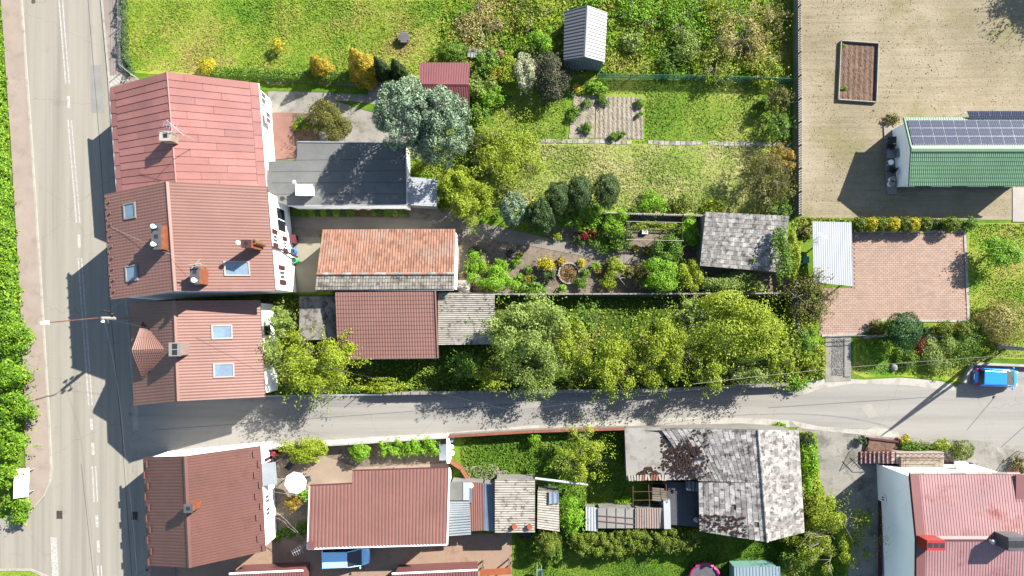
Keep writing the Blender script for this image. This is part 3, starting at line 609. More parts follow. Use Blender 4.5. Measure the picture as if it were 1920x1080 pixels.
# vegetable bed with ploughed ridges
def ridged(name, pts, pitch, amp, mat, z, along='y'):
    a, b, c, d = GP(pts); n = max(4, int((b-a).length/(pitch/6))); k = max(4, int((d-a).length/.12))
    u, v = np.meshgrid(np.linspace(0, 1, n), np.linspace(0, 1, k), indexing='ij'); P = bil([a, b, c, d], u, v); L = (b-a).length
    P[..., 2] = z+amp*(.5+.5*np.cos(2*np.pi*u*L/pitch+.15*np.sin(v*5)))+RNG.normal(size=u.shape)*amp*.22
    i = np.arange(n*k).reshape(n, k); F = np.stack([i[:-1, :-1], i[:-1, 1:], i[1:, 1:], i[1:, :-1]], -1).reshape(-1, 4)
    nn = np.cross(P[1, 0]-P[0, 0], P[0, 1]-P[0, 0])
    if nn[2] > 0: F = F[:, ::-1]
    return tag(link(name, npmesh(name, P.reshape(-1, 3), F), mat), kind='structure')
ridged('vegetable_bed', [(1118, 181), (1204, 183), (1206, 261), (1116, 260)], .42, .045, m_psoil, .04)
ridged('vegetable_bed', [(1076, 180), (1116, 180), (1114, 260), (1066, 260)], .9, .05, m_psoil, .035)
ridged('soil_bed', [(1575, 80), (1643, 84), (1640, 191), (1571, 187)], .5, .04, m_bsoil, .05)
# stepping slabs across the garden
t = thing('slab_path', 'line of pale concrete slabs crossing the lawn below the ploughed bed', 'path', G(1200, 266))
for i in range(46):
    x = 1018+i*10.1
    if i in (17, 18, 19, 30): continue
    p = G(x, 265+i*.13+random.uniform(-.8, .8)); MB().box((p.x, p.y, .045), (.46, .36+random.uniform(-.05, .05), .05), random.uniform(-.06, .06)).build('slab', m_kerb if i % 3 else m_conc, t)
# paver driveway beside the white canopy: every paver laid, near 2000 of them
DRV = [(1597, 436), (1806, 434), (1813, 602), (1650, 600), (1611, 626), (1535, 630), (1540, 540), (1597, 540)]
patch('paver_driveway', DRV, 0, .05, m_paverj); drv = bpy.data.objects['paver_driveway']
mb = MB(); Q = [G(*p) for p in DRV]; pw, ph = .38, .2; yy = G(0, 628).y; r = 0; cx, cy = [], []
while yy < G(0, 436).y:
    xx = G(1530, 0).x+(r % 2)*pw/2
    while xx < G(1812, 0).x: cx.append(xx); cy.append(yy); xx += pw
    yy += ph; r += 1
cx, cy = np.array(cx), np.array(cy); ok = inpoly(cx, cy, Q) & inpoly(cx+.2, cy, Q) & inpoly(cx-.2, cy, Q)
for x, y in zip(cx[ok], cy[ok]): mb.box((x, y, .06+random.uniform(0, .006)), (pw-.018, ph-.018, .03), random.uniform(-.01, .01))
tag(mb.build('pavers', m_paver, drv), kind='stuff')
for a, b in (((1808, 434), (1815, 602)), ((1650, 600), (1815, 602)), ((1611, 627), (1650, 600)), ((1540, 629), (1611, 627)), ((1600, 435), (1806, 434))):
    A0, B0 = G(*a), G(*b); L = (B0-A0).length; k = int(L/.5); ang = math.atan2(B0.y-A0.y, B0.x-A0.x)
    for i in range(k):
        p = A0.lerp(B0, (i+.5)/k); MB().box((p.x, p.y, .07), (L/k-.015, .24, .07), ang).build('edge_stone', m_pavew, drv)
# other small paving: courtyard by the orange roof, ramp east of the plot
patch('courtyard', [(555, 445), (602, 445), (594, 548), (556, 548)], .02, .05, M('pale_courtyard_paving', A(208, 198, 174), .12, .6, 14, .9, .12))
patch('ramp', [(1547, 632), (1595, 632), (1595, 714), (1547, 716)], .02, .06, m_conc)
rp = bpy.data.objects['ramp']
patch('ramp_edge', [(1582, 634), (1594, 634), (1594, 706), (1582, 706)], .06, .14, m_grey, rp)
patch('gravel_strip', [(1559, 636), (1581, 636), (1581, 704), (1559, 704)], .06, .07, M('grey_gravel', A(190, 186, 180), .4, 14, 40, .95, 1.0), rp)
rng = np.random.default_rng(5); mb = MB(); a, b = G(1559, 704), G(1581, 636)
for i in range(420): mb.lump((rng.uniform(a.x, b.x), rng.uniform(a.y, b.y), .075), (.05, .045, .035), 5, 3, .2, i)
tag(mb.build('gravel', M('gravel_stone', A(196, 192, 186), .3, 8, 30, .9, .2, rnd=.45), rp), kind='stuff')
# terrace and white slab by the panelled house
patch('house_terrace', [(1656, 236), (1680, 236), (1680, 364), (1662, 364)], .02, .12, M('terrace_paving', A(214, 200, 188), .1, .5, 9, .9, .1, rnd=.1))
patch('white_slab_path', [(1898, 352), (2300, 352), (2300, 416), (1898, 416)], .02, .07, m_pavew)
tag(bpy.data.objects['white_slab_path'], kind='structure')
# grass and weeds as geometry
L_grass = bladesmat('grass_blades', 'lawn_grass', .9, 1.2); L_straw = bladesmat('straw_blades', 'dry_grass', .85, 1.22); L_weed = bladesmat('weed_leaves', 'meadow_grass', .8, 1.4); L_lushb = bladesmat('lush_blades', 'lush_grass'); L_midb = bladesmat('mown_blades', 'mown_grass', .85, 1.25)
L_fgrass = leafmat('field_blades', A(186, 172, 138, .42), A(214, 198, 162, .42), A(164, 160, 110, .42), tr=.2)
tufts('grass', 'short sunlit lawn grass below the red seamed roof and above the clipped hedge', [(230, 0), (236, 132), (780, 146), (822, 106), (830, 0)], 39000, .15, L_grass, .06, seed=31)
tufts('grass', 'rank green meadow weeds around the grey ribbed shed', [(832, -10), (824, 106), (900, 150), (1085, 140), (1480, 140), (1484, -10)], 26000, .24, L_weed, .2, seed=32)
tufts('grass', 'green mown grass between the fence line and the slab path', [(890, 250), (955, 182), (1085, 148), (1481, 150), (1481, 270), (1000, 268)], 20000, .14, L_midb, .06, seed=33, holes=[[(1062, 176), (1210, 176), (1210, 264), (1062, 264)]])
tufts('grass', 'dry yellowish lawn grass above the openwork fence', [(885, 264), (1000, 271), (1482, 274), (1482, 402), (900, 388)], 33000, .15, L_straw, .06, seed=34)
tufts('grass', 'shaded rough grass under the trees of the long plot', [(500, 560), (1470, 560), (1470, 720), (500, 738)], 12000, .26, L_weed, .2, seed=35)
tufts('grass', 'bright lawn grass beside the paver driveway', [(1818, 420), (1960, 420), (1960, 670), (1840, 670), (1800, 706), (1605, 700), (1605, 632), (1660, 608), (1818, 606)], 21000, .15, L_grass, .06, seed=36)
tufts('grass', 'grass of the small walled lawn beside the old barn', [(862, 820), (1168, 806), (1176, 990), (1010, 1000), (870, 900)], 12000, .22, L_lushb, .12, seed=37)
tufts('grass', 'mown grass of the bottom lawn around the trampoline', [(965, 1000), (1490, 1000), (1480, 1100), (965, 1100)], 21000, .15, L_lushb, .06, seed=38)
tufts('grass', 'wild verge weeds between the concrete apron and the barn', [(1500, 812), (1528, 816), (1534, 900), (1556, 962), (1590, 1080), (1490, 1080), (1482, 1000)], 5000, .28, L_weed, .4, seed=39)
tufts('grass', 'thin dry stubble scattered over the bare sandy field', [(1496, -10), (1960, -10), (1960, 404), (1496, 404)], 5000, .12, L_fgrass, .02, seed=40, holes=[[(1568, 74), (1648, 74), (1648, 196), (1568, 196)]])
tufts('grass', 'weedy grass strip at the foot of the field by the yellow shrubs', [(1490, 408), (1800, 412), (1800, 432), (1600, 432), (1490, 440)], 2500, .24, L_weed, .25, seed=41)
tufts('grass', 'rough grass in the shade between the silvery conifer and the flower garden', [(765, 262), (900, 240), (905, 392), (825, 400), (820, 330), (765, 328)], 4000, .22, L_weed, .15, seed=43)
tufts('grass', 'short grass along the picture edge beside the main road corner', [(-20, 1074), (56, 1072), (92, 1090), (92, 1110), (-20, 1110)], 1500, .16, L_lushb, .06, seed=44)
tufts('grass', 'wild weeds between the long plot and the paved ramp', [(1478, 640), (1544, 640), (1544, 710), (1480, 718)], 3000, .26, L_weed, .3, seed=42)
# ---------------------------------------------------------------- houses along the main road
def antenna(name, label, base, h, heading, n=6, L=1.1, mat=None, group=None):
    t = thing(name, label, 'antenna', base, 0, group); b = Vector(base); m = mat or m_zinc
    MB().tube([b, b+Vector((0, 0, h))], .025, 6).build('mast', m, t)
    d = Vector((math.cos(heading), math.sin(heading), 0)); s = Vector((-d.y, d.x, 0)); mb = MB(); p = b+Vector((0, 0, h-.1)); mb.tube([p-d*L*.3, p+d*L], .02, 5)
    for i in range(n): q = p+d*(L*(i/(n-1))*1.2-L*.25); w2 = .38-.03*i; mb.tube([q-s*w2, q+s*w2], .012, 4)
    mb.build('elements', m, t); return t
# red seamed-steel house
t, qw, qe, en = gable('town_house', 'house with red seamed steel roof of long flat panels, nearest the big lawn', 'house', ((205, 165), (219, 360)), ((313, 135), (331, 350)), ((485, 156), (500, 352)), 3.8, 5.7, m_white)
for q, rise in ((qw, 1), (qe, 1)):
    k = 15
    for i in range(k):
        c = sub(q, i/k, (i+1)/k, 0, .9); n = qn(q)
        st = [c[0]+n*.03, c[1]+n*.075, c[2]+n*.075, c[3]+n*.03]; j = (i*7) % 5*.11+.2
        for (v0, v1) in ((0, j), (j, 1)):
            s = sub(st, 0, 1, v0, v1-.004); mb = MB(); mb.hexa(*(lambda a, b: (a, b) if (a[1]-a[0]).cross(a[3]-a[0]).dot(n) > 0 else (a[::-1], b[::-1]))([p-n*.05 for p in s], s)); mb.build('roof_panel', m_r1, t)
    for i in range(8):
        c = sub(q, i/8, (i+1)/8, .9, 1); n = qn(q); s = [c[0]+n*.02, c[1]+n*.06, c[2]+n*.06, c[3]+n*.02]
        a = [p-n*.06 for p in s]; ok = (a[1]-a[0]).cross(a[3]-a[0]).dot(n) > 0
        MB().hexa(a if ok else a[::-1], s if ok else s[::-1]).build('eave_panel', m_r1, t)
ridgecap(t, qw[0], qw[1], m_r1, .16, .02, .07); gutter(t, qw[3], qw[2], m_zinc); gutter(t, qe[3], qe[2], m_zinc)
h1 = t
chimney(t, 311, 255, 6.8, 5.0, .95, .75, M('cement_chimney', A(206, 180, 160), .2, 2, 12, .9, .3), m_kerb, 1, .04)
for yy, zz in ((200, 2.2), (235, 2.2)):
    p = G(521, yy); window(t, (en[0][1].x+(yy-190)*.012, p.y, zz), 1.1, 1.3, (1, .07, 0))
antenna('roof_antenna', 'slim mast antenna on the red seamed roof right of its chimney', G(362, 262, 6.3)-Vector((0, 0, .3)), 2.6, 2.4, 7, 1.5)
antenna('roof_antenna', 'short aerial with thin rods on the red seamed roof above its chimney', G(336, 243, 6.5)-Vector((0, 0, .2)), 1.2, 2.9, 5, .9)
# brown-red tiled steel house
t, qw, qe, en = gable('town_house', 'tall white house with brown-red tile-pattern steel roof and three brick chimneys', 'house', ((197, 365), (208, 562)), ((313, 341), (328, 546)), ((500, 350), (516, 545)), 6.67, 8.9, m_white, .4)
h2 = t
sheet(qw, 'roof_slope', m_r2, t, 'wave', .25, .02, .36, .012); sheet(qe, 'roof_slope', m_r2, t, 'wave', .25, .028, 0); ridgecap(t, qw[0], qw[1], m_r2, .36, .07, .1)
gutter(t, qw[3], qw[2], m_brown); gutter(t, qe[3], qe[2], m_brown)
skylight(qw, .2, .6, 1.1, 1.05, t); skylight(qw, .78, .63, 1.1, 1.05, t); skylight(qe, .79, .63, 1.0, 1.75, t, m_pavew)
for i in range(19):
    s = sub(qw, (i+.4)/19, (i+.65)/19, .90 if i % 2 else .955, .93 if i % 2 else .985); mb = MB(); slab(mb, s, .07, .13); mb.build('snow_guard', m_r2, t)
o, c = chimney(t, 293.5, 444, 10.0, 7.8, .62, 1.9, m_brick, m_dark, 3)
cowl(o, (c.x-.05, c.y+.75), 10.1, .2, .5); cowl(o, (c.x-.05, c.y-.65), 10.1, .2, .5)
o, c = chimney(t, 366, 517, 9.8, 7.6, .62, 1.25, m_brick, m_dark, 2); cowl(o, (c.x+.1, c.y-.4), 9.9, .22, .5)
MB().tube([(c.x+.3, c.y+.9, 8.4), (c.x+.3, c.y+.9, 10.3)], .03, 6).tube([(c.x-.1, c.y+.55, 10.2), (c.x+.6, c.y+1.3, 10.2)], .05, 6).tube([(c.x-.3, c.y+.8, 10.3), (c.x+.7, c.y+.9, 10.3)], .05, 6).build('vent_mast', m_pavew, o)
o, c = chimney(t, 462, 457, 9.5, 7.2, .75, .6, m_brick, m_brown, 1, .02); cowl(o, (c.x-.55, c.y+.02), 9.4, .2, .55)
p = G(476, 452, 9.2); MB().tube([(p.x, p.y-.05, 7.2), (p.x, p.y-.05, 9.2)], .22, 12).build('flue_pipe', M('brown_flue', A(190, 140, 100), .2, 2, 8, .6, .05), t); MB().cyl((p.x, p.y-.05, 9.2), .12, .015).build('flue', m_black, t)
xw = en[0][1]; ew = en[1][1]
def onwall(e0, e1, f, z): p = e0.lerp(e1, f); return Vector((p.x, p.y, z))
nrm = Vector((-(ew-xw).y, (ew-xw).x, 0)).normalized()
nrm = nrm if nrm.x > 0 else -nrm
m_dglass = M('dark_glazing', (.012, .014, .016), .2, 1, 3, .12, 0, spec=.5)
window(t, onwall(xw, ew, .24, 2.7), 2.2, 2.3, nrm, m_whitew, m_dglass, 'balcony_door')
for f, z, wd, hh in ((.47, 4.6, .7, 1.2), (.5, 2.2, .6, 1.1), (.84, 3.6, .8, 1.5)):
    o = window(t, onwall(xw, ew, f, z), wd, hh, nrm)
    for s in (-1, 1):
        c = onwall(xw, ew, f, z)+(ew-xw).normalized()*s*(wd/2+.25); mb = MB(); mb.box((c.x+nrm.x*.05, c.y+nrm.y*.05, z), (.07, .42, hh)); mb.build('shutter', m_brown, o)
a = onwall(xw, ew, .57, 0)+nrm*.05; MB().tube([(a.x+.1, a.y, 6.4), (a.x+.12, a.y, 3.6), (a.x+.4, a.y-.3, .3)], .09, 8).build('downpipe', m_brown, t)
# house of the long plot: tiled steel, west gable dormer
t, qw, qe, en = gable('town_house', 'house with brown-red tile steel roof and a small gable dormer facing the main road', 'house', ((245, 570), (252, 760)), ((327, 564), (334, 752)), ((487, 563), (497, 744)), 4.3, 7.1, m_white, .4)
h3 = t
sheet(qw, 'roof_slope', m_r2, t, 'wave', .25, .02, .36, .012); sheet(qe, 'roof_slope', m_r2, t, 'wave', .25, .028, 0); ridgecap(t, qw[0], qw[1], m_r2, .34, .07, .1)
gutter(t, qw[3], qw[2], m_dark); gutter(t, qe[3], qe[2], m_brown)
skylight(qe, .32, .53, 1.0, 1.4, t, m_pavew); skylight(qe, .71, .53, 1.0, 1.4, t, m_pavew)
ap = G(248, 657, 6.5); bk = Vector((ap.x+3.3, ap.y+.1, 6.4)); nl = Vector((ap.x+.1, ap.y+2.4, 5.05)); sl_ = Vector((ap.x+.1, ap.y-2.4, 5.05))
d = MB().add([ap+Vector((.3, 0, -.1)), nl+Vector((.3, -.2, -.05)), sl_+Vector((.3, .2, -.05)), bk+Vector((0, 0, -.3))], [(0, 1, 2), (0, 3, 1), (0, 2, 3), (1, 3, 2)]).build('dormer', m_white, t)
sheet([ap, bk, nl+Vector((.5, 0, .05)), nl], 'dormer_roof', m_r2, d, 'wave', .2, .04, .36, .04); sheet([bk, ap, sl_, sl_+Vector((.5, 0, .05))], 'dormer_roof', m_r2, d, 'wave', .2, .04, .36, .04)
c = ap.lerp(sl_.lerp(nl, .5), .55); window(d, (c.x+.27, c.y, c.z-.1), .8, .7, (-1, 0, 0))
o, c = chimney(t, 328.5, 655, 8.2, 6.3, .85, 1.0, M('render_chimney', A(196, 170, 160), .15, 2, 9, .9, .1), m_grey, 2)
xw, ew = en[0][1], en[1][1]; nrm = Vector((1, .05, 0))
for f, z, wd, hh in ((.3, 1.9, .9, 1.3), (.62, 1.9, 1.2, 1.5), (.72, 3.6, .8, .7)): window(t, onwall(xw, ew, f, z), wd, hh, nrm, m_shut)
# southern house with trapeze sheet roof
t, qw, qe, en = gable('town_house', 'white house with maroon ribbed roof and snow bars, south of the side road', 'house', ((269, 857), (279, 1060)), ((347, 855), (356, 1064)), ((487, 836), (497, 1033)), 3.8, 6.1, m_white, .3)
h5 = t
sheet(qw, 'roof_slope', m_r5, t, 'trap', .28, .014); sheet(qe, 'roof_slope', m_r5, t, 'trap', .24, .026); ridgecap(t, qw[0], qw[1], m_r5, .4, .06, .1)
gutter(t, qw[3], qw[2], m_plinth); gutter(t, qe[3], qe[2], m_plinth)
for q, vs in ((qw, (.88, .955)), (qe, (.9, .96))):
    for i in range(10):
        v = vs[i % 2]; s = sub(q, (i+.35)/10, (i+.95)/10, v, v+.03); mb = MB(); slab(mb, s, .1, .1); mb.build('snow_bar', m_r5, t)
o, c = chimney(t, 353.5, 953, 7.3, 5.6, .6, .6, m_brick, m_dark, 1)
xw, ew = en[0][1], en[1][1]
for f in (.55, .68): window(t, onwall(xw, ew, f, 2.0), .8, 1.1, (1, .05, 0), m_whitew)
window(t, onwall(xw, ew, .18, 1.3), .9, 2.2, (1, .05, 0), m_whitew, m_brown, 'door')
aw = thing('awning', 'grey polycarbonate awning on the white wall behind the parasol', 'awning', onwall(xw, ew, .28, 0))
P = [G(490, 870, 2.9), G(517, 866, 2.5), G(520, 908, 2.5), G(492, 911, 2.9)]; mb = MB(); slab(mb, P, .04); mb.build('awning_sheet', m_gsheet, aw)
for i in range(4): mb = MB(); a = P[0].lerp(P[3], i/3); b = P[1].lerp(P[2], i/3); mb.tube([a-Vector((0, 0, .04)), b-Vector((0, 0, .04))], .025, 5); mb.build('rafter', m_dark, aw)
for a in (P[1], P[2]): MB().tube([(a.x, a.y, 0), (a.x, a.y, a.z)], .04, 6).build('post', m_dark, aw)

# ---------------------------------------------------------------- outbuildings north
t = flat_roof('annex', 'long low annex with grey bitumen flat roof between the houses and the big silvery conifer', 'building', [(503, 302), (556, 302), (558, 266), (761, 268), (763, 384), (540, 386), (503, 372)], 3.2, m_bit, m_white)
an = t
for i in range(4):
    a, b = G(510, 300+i*21, 3.2), G(760, 297+i*22, 3.2); mb = MB(); slab(mb, [a, b, b-Vector((0, .07, 0)), a-Vector((0, .07, 0))], .008, .001); mb.build('felt_seam', M('felt_seam', A(134, 134, 132), .1, 1, 8, .85, .05), t)
for a, b in (((558, 266), (761, 268)), ((761, 268), (763, 384)), ((763, 384), (540, 386))):
    a, b = G(*a, 3.25), G(*b, 3.25); MB().tube([a, b], .05, 6).build('roof_edging', m_zinc, t)
o = MB().box((*G(570, 356, 4.0).xy, 3.6), (1.3, .8, 1.0)).build('chimney', m_whitew, t)
MB().box((*G(570, 356, 4.1).xy, 4.13), (1.45, .95, .06)).build('chimney_cap', m_whitew, o)
p = G(553, 343, 4.2); MB().tube([(p.x+.9, p.y-.5, 4.1), (p.x, p.y, 4.5)], .03, 6).lump((p.x, p.y, 4.5), (.22, .22, .08), 12, 4, 0).build('vent_pipe', m_wsheet, t)
t, P = mono('lean_to', 'white corrugated lean-to roof at the end of the grey flat roof', 'shed', [(762, 331), (820, 336), (819, 387), (762, 384)], [2.7, 2.5, 2.3, 2.5], m_wsheet, m_grey, 'wave', .16, .018, rowdir=1)
# orange tiled outbuilding: two slopes of laid tiles
z1, z2, z3 = 2.9, 4.4, 4.1
N0, N1, R0, R1, S0, S1 = G(605, 431, z1), G(854, 430, z1), G(594, 514, z2), G(852, 513, z2), G(591, 543, z3), G(851, 541, z3)
t = thing('tiled_outbuilding', 'outbuilding with sunlit orange clay tile slope and grey tile strip', 'building', ((N0+S1)/2).xy.to_3d())
V = []
for e in ((N0, R0, S0, .2), (N1, R1, S1, -.04)):
    a, r, s, ox = e; V += [Vector((a.x+ox, a.y-.2, 0)), Vector((a.x+ox, a.y-.2, a.z-.12)), Vector((r.x+ox, r.y, r.z-.2)), Vector((s.x+ox, s.y+.05, s.z-.15)), Vector((s.x+ox, s.y+.05, 0))]
mb = MB().add(V, [(0, 1, 2, 3, 4), (9, 8, 7, 6, 5), (0, 5, 6, 1), (1, 6, 7, 2), (2, 7, 8, 3), (3, 8, 9, 4), (4, 9, 5, 0)]); me = mb.mesh('wall', m_white)
bm = bmesh.new(); bm.from_mesh(me); bmesh.ops.recalc_face_normals(bm, faces=bm.faces); bm.to_mesh(me); bm.free(); link('wall', me, None, t)
for q_ in ([R0, R1, N1, N0], [R0, R1, S1, S0]): mb = MB(); slab(mb, q_, .06, -.09); mb.build('roof_deck', m_shut, t)
pieces([R0, R1, N1, N0], 11, 50, 'roof_tile', m_or, t, 300, .045, .09, .05, .012, stag=False, restname='roof_tiles')
pieces([R0, R1, S1, S0], 4, 50, 'ridge_side_tile', m_gtile, t, 200, .045, .09, .04, .012, stag=False, restname='grey_tiles')
mb = MB()
for i in range(24): a = R0.lerp(R1, i/24); b = R0.lerp(R1, (i+1.06)/24); mb = MB(); mb.tube([a+Vector((0, 0, .06)), b+Vector((0, 0, .07))], [.11, .13], 8); mb.build('ridge_tile', m_gtile if i % 3 else m_or, t)
MB().box(((S0.x+S1.x)/2, S0.y-.03, z3-.1), (abs(S1.x-S0.x), .1, .14)).build('fascia', m_gsheet, t)
# small red shed by the spruce
N0, N1, R0, R1, S0, S1 = G(787, 118, 2.2), G(882, 118, 2.2), G(786, 158, 2.9), G(879, 159, 2.9), G(800, 200, 2.2), G(881, 202, 2.2)
t = thing('garden_shed', 'small shed with pinkish-red ribbed roof beside the big silvery conifer', 'shed', ((N0+S1)/2).xy.to_3d())
c = (N0+S1)/2; MB().box((c.x, c.y, 1.05), (abs(N1.x-N0.x)-.5, abs(N0.y-S0.y)-.5, 2.1)).build('wall', m_shut, t)
m_r6 = M('dusky_red_sheet', A(176, 104, 108, .7), .1, .5, 6, .55, .03)
sheet([R0, R1, N1, N0], 'roof_slope', m_r6, t, 'trap', .22, .025); sheet([R0, R1, S1, S0], 'roof_slope', m_r6, t, 'trap', .22, .025); ridgecap(t, R0, R1, m_r6, .3, .05, .08)
# grey ribbed metal shed
t, qw, qe, en = gable('metal_shed', 'grey ribbed steel shed with a ridged roof in the weedy meadow', 'shed', ((1059, 22), (1057, 113)), ((1101, 11), (1096, 107)), ((1138, 24), (1133, 117)), 2.4, 3.3, M('dark_blue_cladding', (.10, .125, .14), .12, .6, 6, .6, .05), .1, ov_end=.06)
m_gs = M('light_grey_steel', A(206, 206, 210, 1.1), .05, .5, 6, .45, .03, spec=.45)
sheet(qw, 'roof_slope', m_gs, t, 'trap', .3, .05); sheet(qe, 'roof_slope', m_gs, t, 'trap', .3, .045); ridgecap(t, qw[0], qw[1], m_gs, .3, .05, .08)
a, b = en[1][0], en[1][1]
for i in range(14): p = a.lerp(b, (i+.5)/14); hh = 2.4+.85*(1-abs((i+.5)/7-1)); MB().box((p.x, p.y-.02, hh/2), (.1, .05, hh-.1)).build('wall_rib', M('wall_rib_steel', (.12, .15, .165), .1, .6, 6, .6, .05), t)
# slate shed with ivy
q = [(1323, 397), (1479, 405), (1470, 511), (1312, 498)]
t, P = mono('slate_shed', 'shed with pale lichen-grey slate roof and ivy along its right end', 'shed', q, [3.5, 3.5, 2.3, 2.3], m_slate, m_grey, 'flat', roof=False)
mb = MB(); slab(mb, P, .05, -.06); mb.build('roof_deck', m_wood, t)
pieces([P[0], P[1], P[2], P[3]], 12, 21, 'slate', m_slate, t, 300, .028, .05, .012, .012, restname='slates')
# white canopy over the driveway
t, P = mono('car_canopy', 'canopy with white ribbed sheet roof over the paver driveway', 'canopy', [(1523, 415), (1596, 417), (1599, 537), (1525, 529)], [2.6, 2.6, 2.3, 2.3], m_wsheet, m_grey, 'trap', .2, .014, posts=True)
# house with solar panels
ze, zr = 2.65, 4.0
NW, NE, RW, RE, SW, SE = G(1694, 221, ze), G(1938, 221, ze), G(1708, 279, zr), G(1952, 279, zr), G(1704, 348, ze), G(1940, 348, ze)
t = thing('bungalow', 'white bungalow with green ribbed roof and solar panels on the sandy field', 'house', ((NW+SE)/2).xy.to_3d())
V = []
for a, r, s, ox in ((NW, RW, SW, .35), (NE, RE, SE, -.3)): V += [Vector((a.x+ox, a.y-.35, 0)), Vector((a.x+ox, a.y-.35, a.z)), Vector((r.x+ox, r.y, r.z-.05)), Vector((s.x+ox, s.y+.35, s.z)), Vector((s.x+ox, s.y+.35, 0))]
me = MB().add(V, [(0, 1, 2, 3, 4), (9, 8, 7, 6, 5), (0, 5, 6, 1), (1, 6, 7, 2), (2, 7, 8, 3), (3, 8, 9, 4), (4, 9, 5, 0)]).mesh('wall', m_white)
bm = bmesh.new(); bm.from_mesh(me); bmesh.ops.recalc_face_normals(bm, faces=bm.faces); bm.to_mesh(me); bm.free(); link('wall', me, None, t)
qn_, qs = [RW, RE, NE, NW], [RW, RE, SE, SW]
sheet(qn_, 'roof_slope', m_green, t, 'trap', .22, .025); sheet(qs, 'roof_slope', m_green, t, 'wave', .18, .02, .35, .025); ridgecap(t, RW, RE, m_greenl, .5, .05, .09)
gutter(t, SW, SE, m_plinth, .06); gutter(t, NW, RW, m_greenl, .06); gutter(t, RW, SW, m_greenl, .06)
def panelmat():
    m, tt, b = nodes('solar_cells'); tc = N(tt, 'ShaderNodeTexCoord'); br = N(tt, 'ShaderNodeTexBrick'); br.offset = 0; br.inputs['Scale'].default_value = 1
    br.inputs['Brick Width'].default_value = .1667; br.inputs['Row Height'].default_value = .2; br.inputs['Mortar Size'].default_value = .012
    br.inputs['Color1'].default_value = (.018, .02, .036, 1); br.inputs['Color2'].default_value = (.024, .027, .046, 1); br.inputs['Mortar'].default_value = (.07, .075, .09, 1)
    tt.links.new(tc.outputs['Generated'], br.inputs['Vector']); tt.links.new(br.outputs['Color'], b.inputs['Base Color']); b.inputs['Roughness'].default_value = .1; b.inputs['Specular IOR Level'].default_value = .4; return m
m_cells = panelmat()
def panel(q, par, lift):
    n = qn(q); mb = MB(); slab(mb, q, .04, lift); o = mb.build('solar_panel', m_zinc, par); m2 = MB(); slab(m2, sub(q, .015, .985, .02, .98), .012, lift+.04); m2.build('solar_cells', m_cells, o)
    for v in []: pass
for rw in range(3):
    for i in range(11):
        u0, u1 = .018+i*.088, .018+(i+1)*.088-.002; panel(sub(qn_, u0, u1, .11+rw*.265, .11+(rw+1)*.265-.012), t, .1)
a = [G(1812, 208, 3.0), G(1938, 208, 3.0), G(1938, 223, 2.85), G(1818, 223, 2.85)]
for i in range(6): panel(sub([a[0], a[1], a[2], a[3]], i/6, (i+.97)/6), t, .02)
for i in range(4): p = a[0].lerp(a[1], i/3); MB().box((p.x, p.y-.1, 1.42), (.06, .06, 2.85)).build('panel_post', m_zinc, t)
for i in range(3): window(t, (V[4].x+2+i*3.4, V[4].y, 1.4), 1.4, 1.3, (0, -1, 0), m_dark)
# lower bare rafter trim on the south wall
MB().box(((V[4].x+V[9].x)/2, V[4].y-.02, .15), (abs(V[9].x-V[4].x), .06, .3)).build('plinth', m_dark, t)

# ---------------------------------------------------------------- buildings of the long plot
t, P = mono('plot_shed', 'shed with brown-red tile-pattern roof among the trees of the long plot', 'shed', [(629, 548), (816, 546), (821, 671), (634, 673)], [3.9, 3.9, 2.9, 2.9], m_r2, m_grey, 'wave', .2, roof=False)
sheet([P[0], P[1], P[2], P[3]], 'roof', m_r2, t, 'wave', .24, .022, .38, .03); MB().tube([P[3], P[2]], .07, 8).build('gutter', m_pavew, t); MB().tube([P[1]+Vector((0, 0, .1)), P[2]+Vector((0, 0, .1))], .09, 6).build('verge_strip', m_r2, t)
t, P = mono('plot_annex', 'low annex with worn grey fibre-cement roof under the big tree, against the brown-red shed', 'shed', [(821, 548), (928, 550), (926, 645), (822, 646)], [3.2, 3.2, 2.4, 2.4], m_etern, m_grey, 'wave', .18, .05, rowdir=1)
t = flat_roof('felt_shed', 'small flat-roofed shed with stained grey felt left of the brown-red shed', 'shed', [(561, 556), (631, 556), (631, 636), (561, 638)], 2.4, M('stained_felt', A(196, 188, 180), .2, .6, 7, .9, .15, dirt=A(110, 104, 90), dirt_s=1.8, dirt_t=.52), m_grey)
# ---------------------------------------------------------------- buildings south of the side road
z = 3.9
t = thing('workshop', 'wide workshop with wine-red ribbed roof and white gutters behind the parked light blue van', 'building', G(710, 955))
q1 = [G(581, 911, z+.35), G(661, 907, z+.35), G(661, 1026, z), G(577, 1029, z)]; q2 = [G(661, 883, z+.42), G(842, 877, z+.42), G(838, 1021, z), G(661, 1026, z)]
wl = [G(585, 932, z), G(668, 928, z), G(668, 903, z), G(838, 897, z), G(834, 1016, z), G(582, 1024, z)]; MB().prism(wl, 0, z-.1).build('wall', m_white, t)
sheet(q1, 'roof', m_r12, t, 'trap', .3, .03); sheet(q2, 'roof', m_r12, t, 'trap', .3, .03)
for a, b in ((q1[3], q1[2]), (q2[3], q2[2]), (q2[1], q2[2]), (q1[0], q1[3])): MB().tube([a, b], .09, 8).build('gutter', m_whitew, t)
for a, b in ((q1[0], q1[1]), (q2[0], q2[1])): MB().tube([a+Vector((0, .05, .02)), b+Vector((0, .05, .02))], .06, 6).build('roof_edging', m_plinth, t)
c = G(583, 1023, 4.2); MB().box((c.x, c.y, 4.05), (.62, .62, .3)).build('corner_cap', m_flash, t); window(t, (wl[5].x+4, wl[5].y-.02, 1.4), 1.6, 1.2, (0, -1, 0))
t = flat_roof('boiler_shed', 'little flat grey felt roof with a white panel at the workshop corner', 'shed', [(843, 904), (880, 904), (880, 938), (843, 938)], 2.7, m_bit, m_grey)
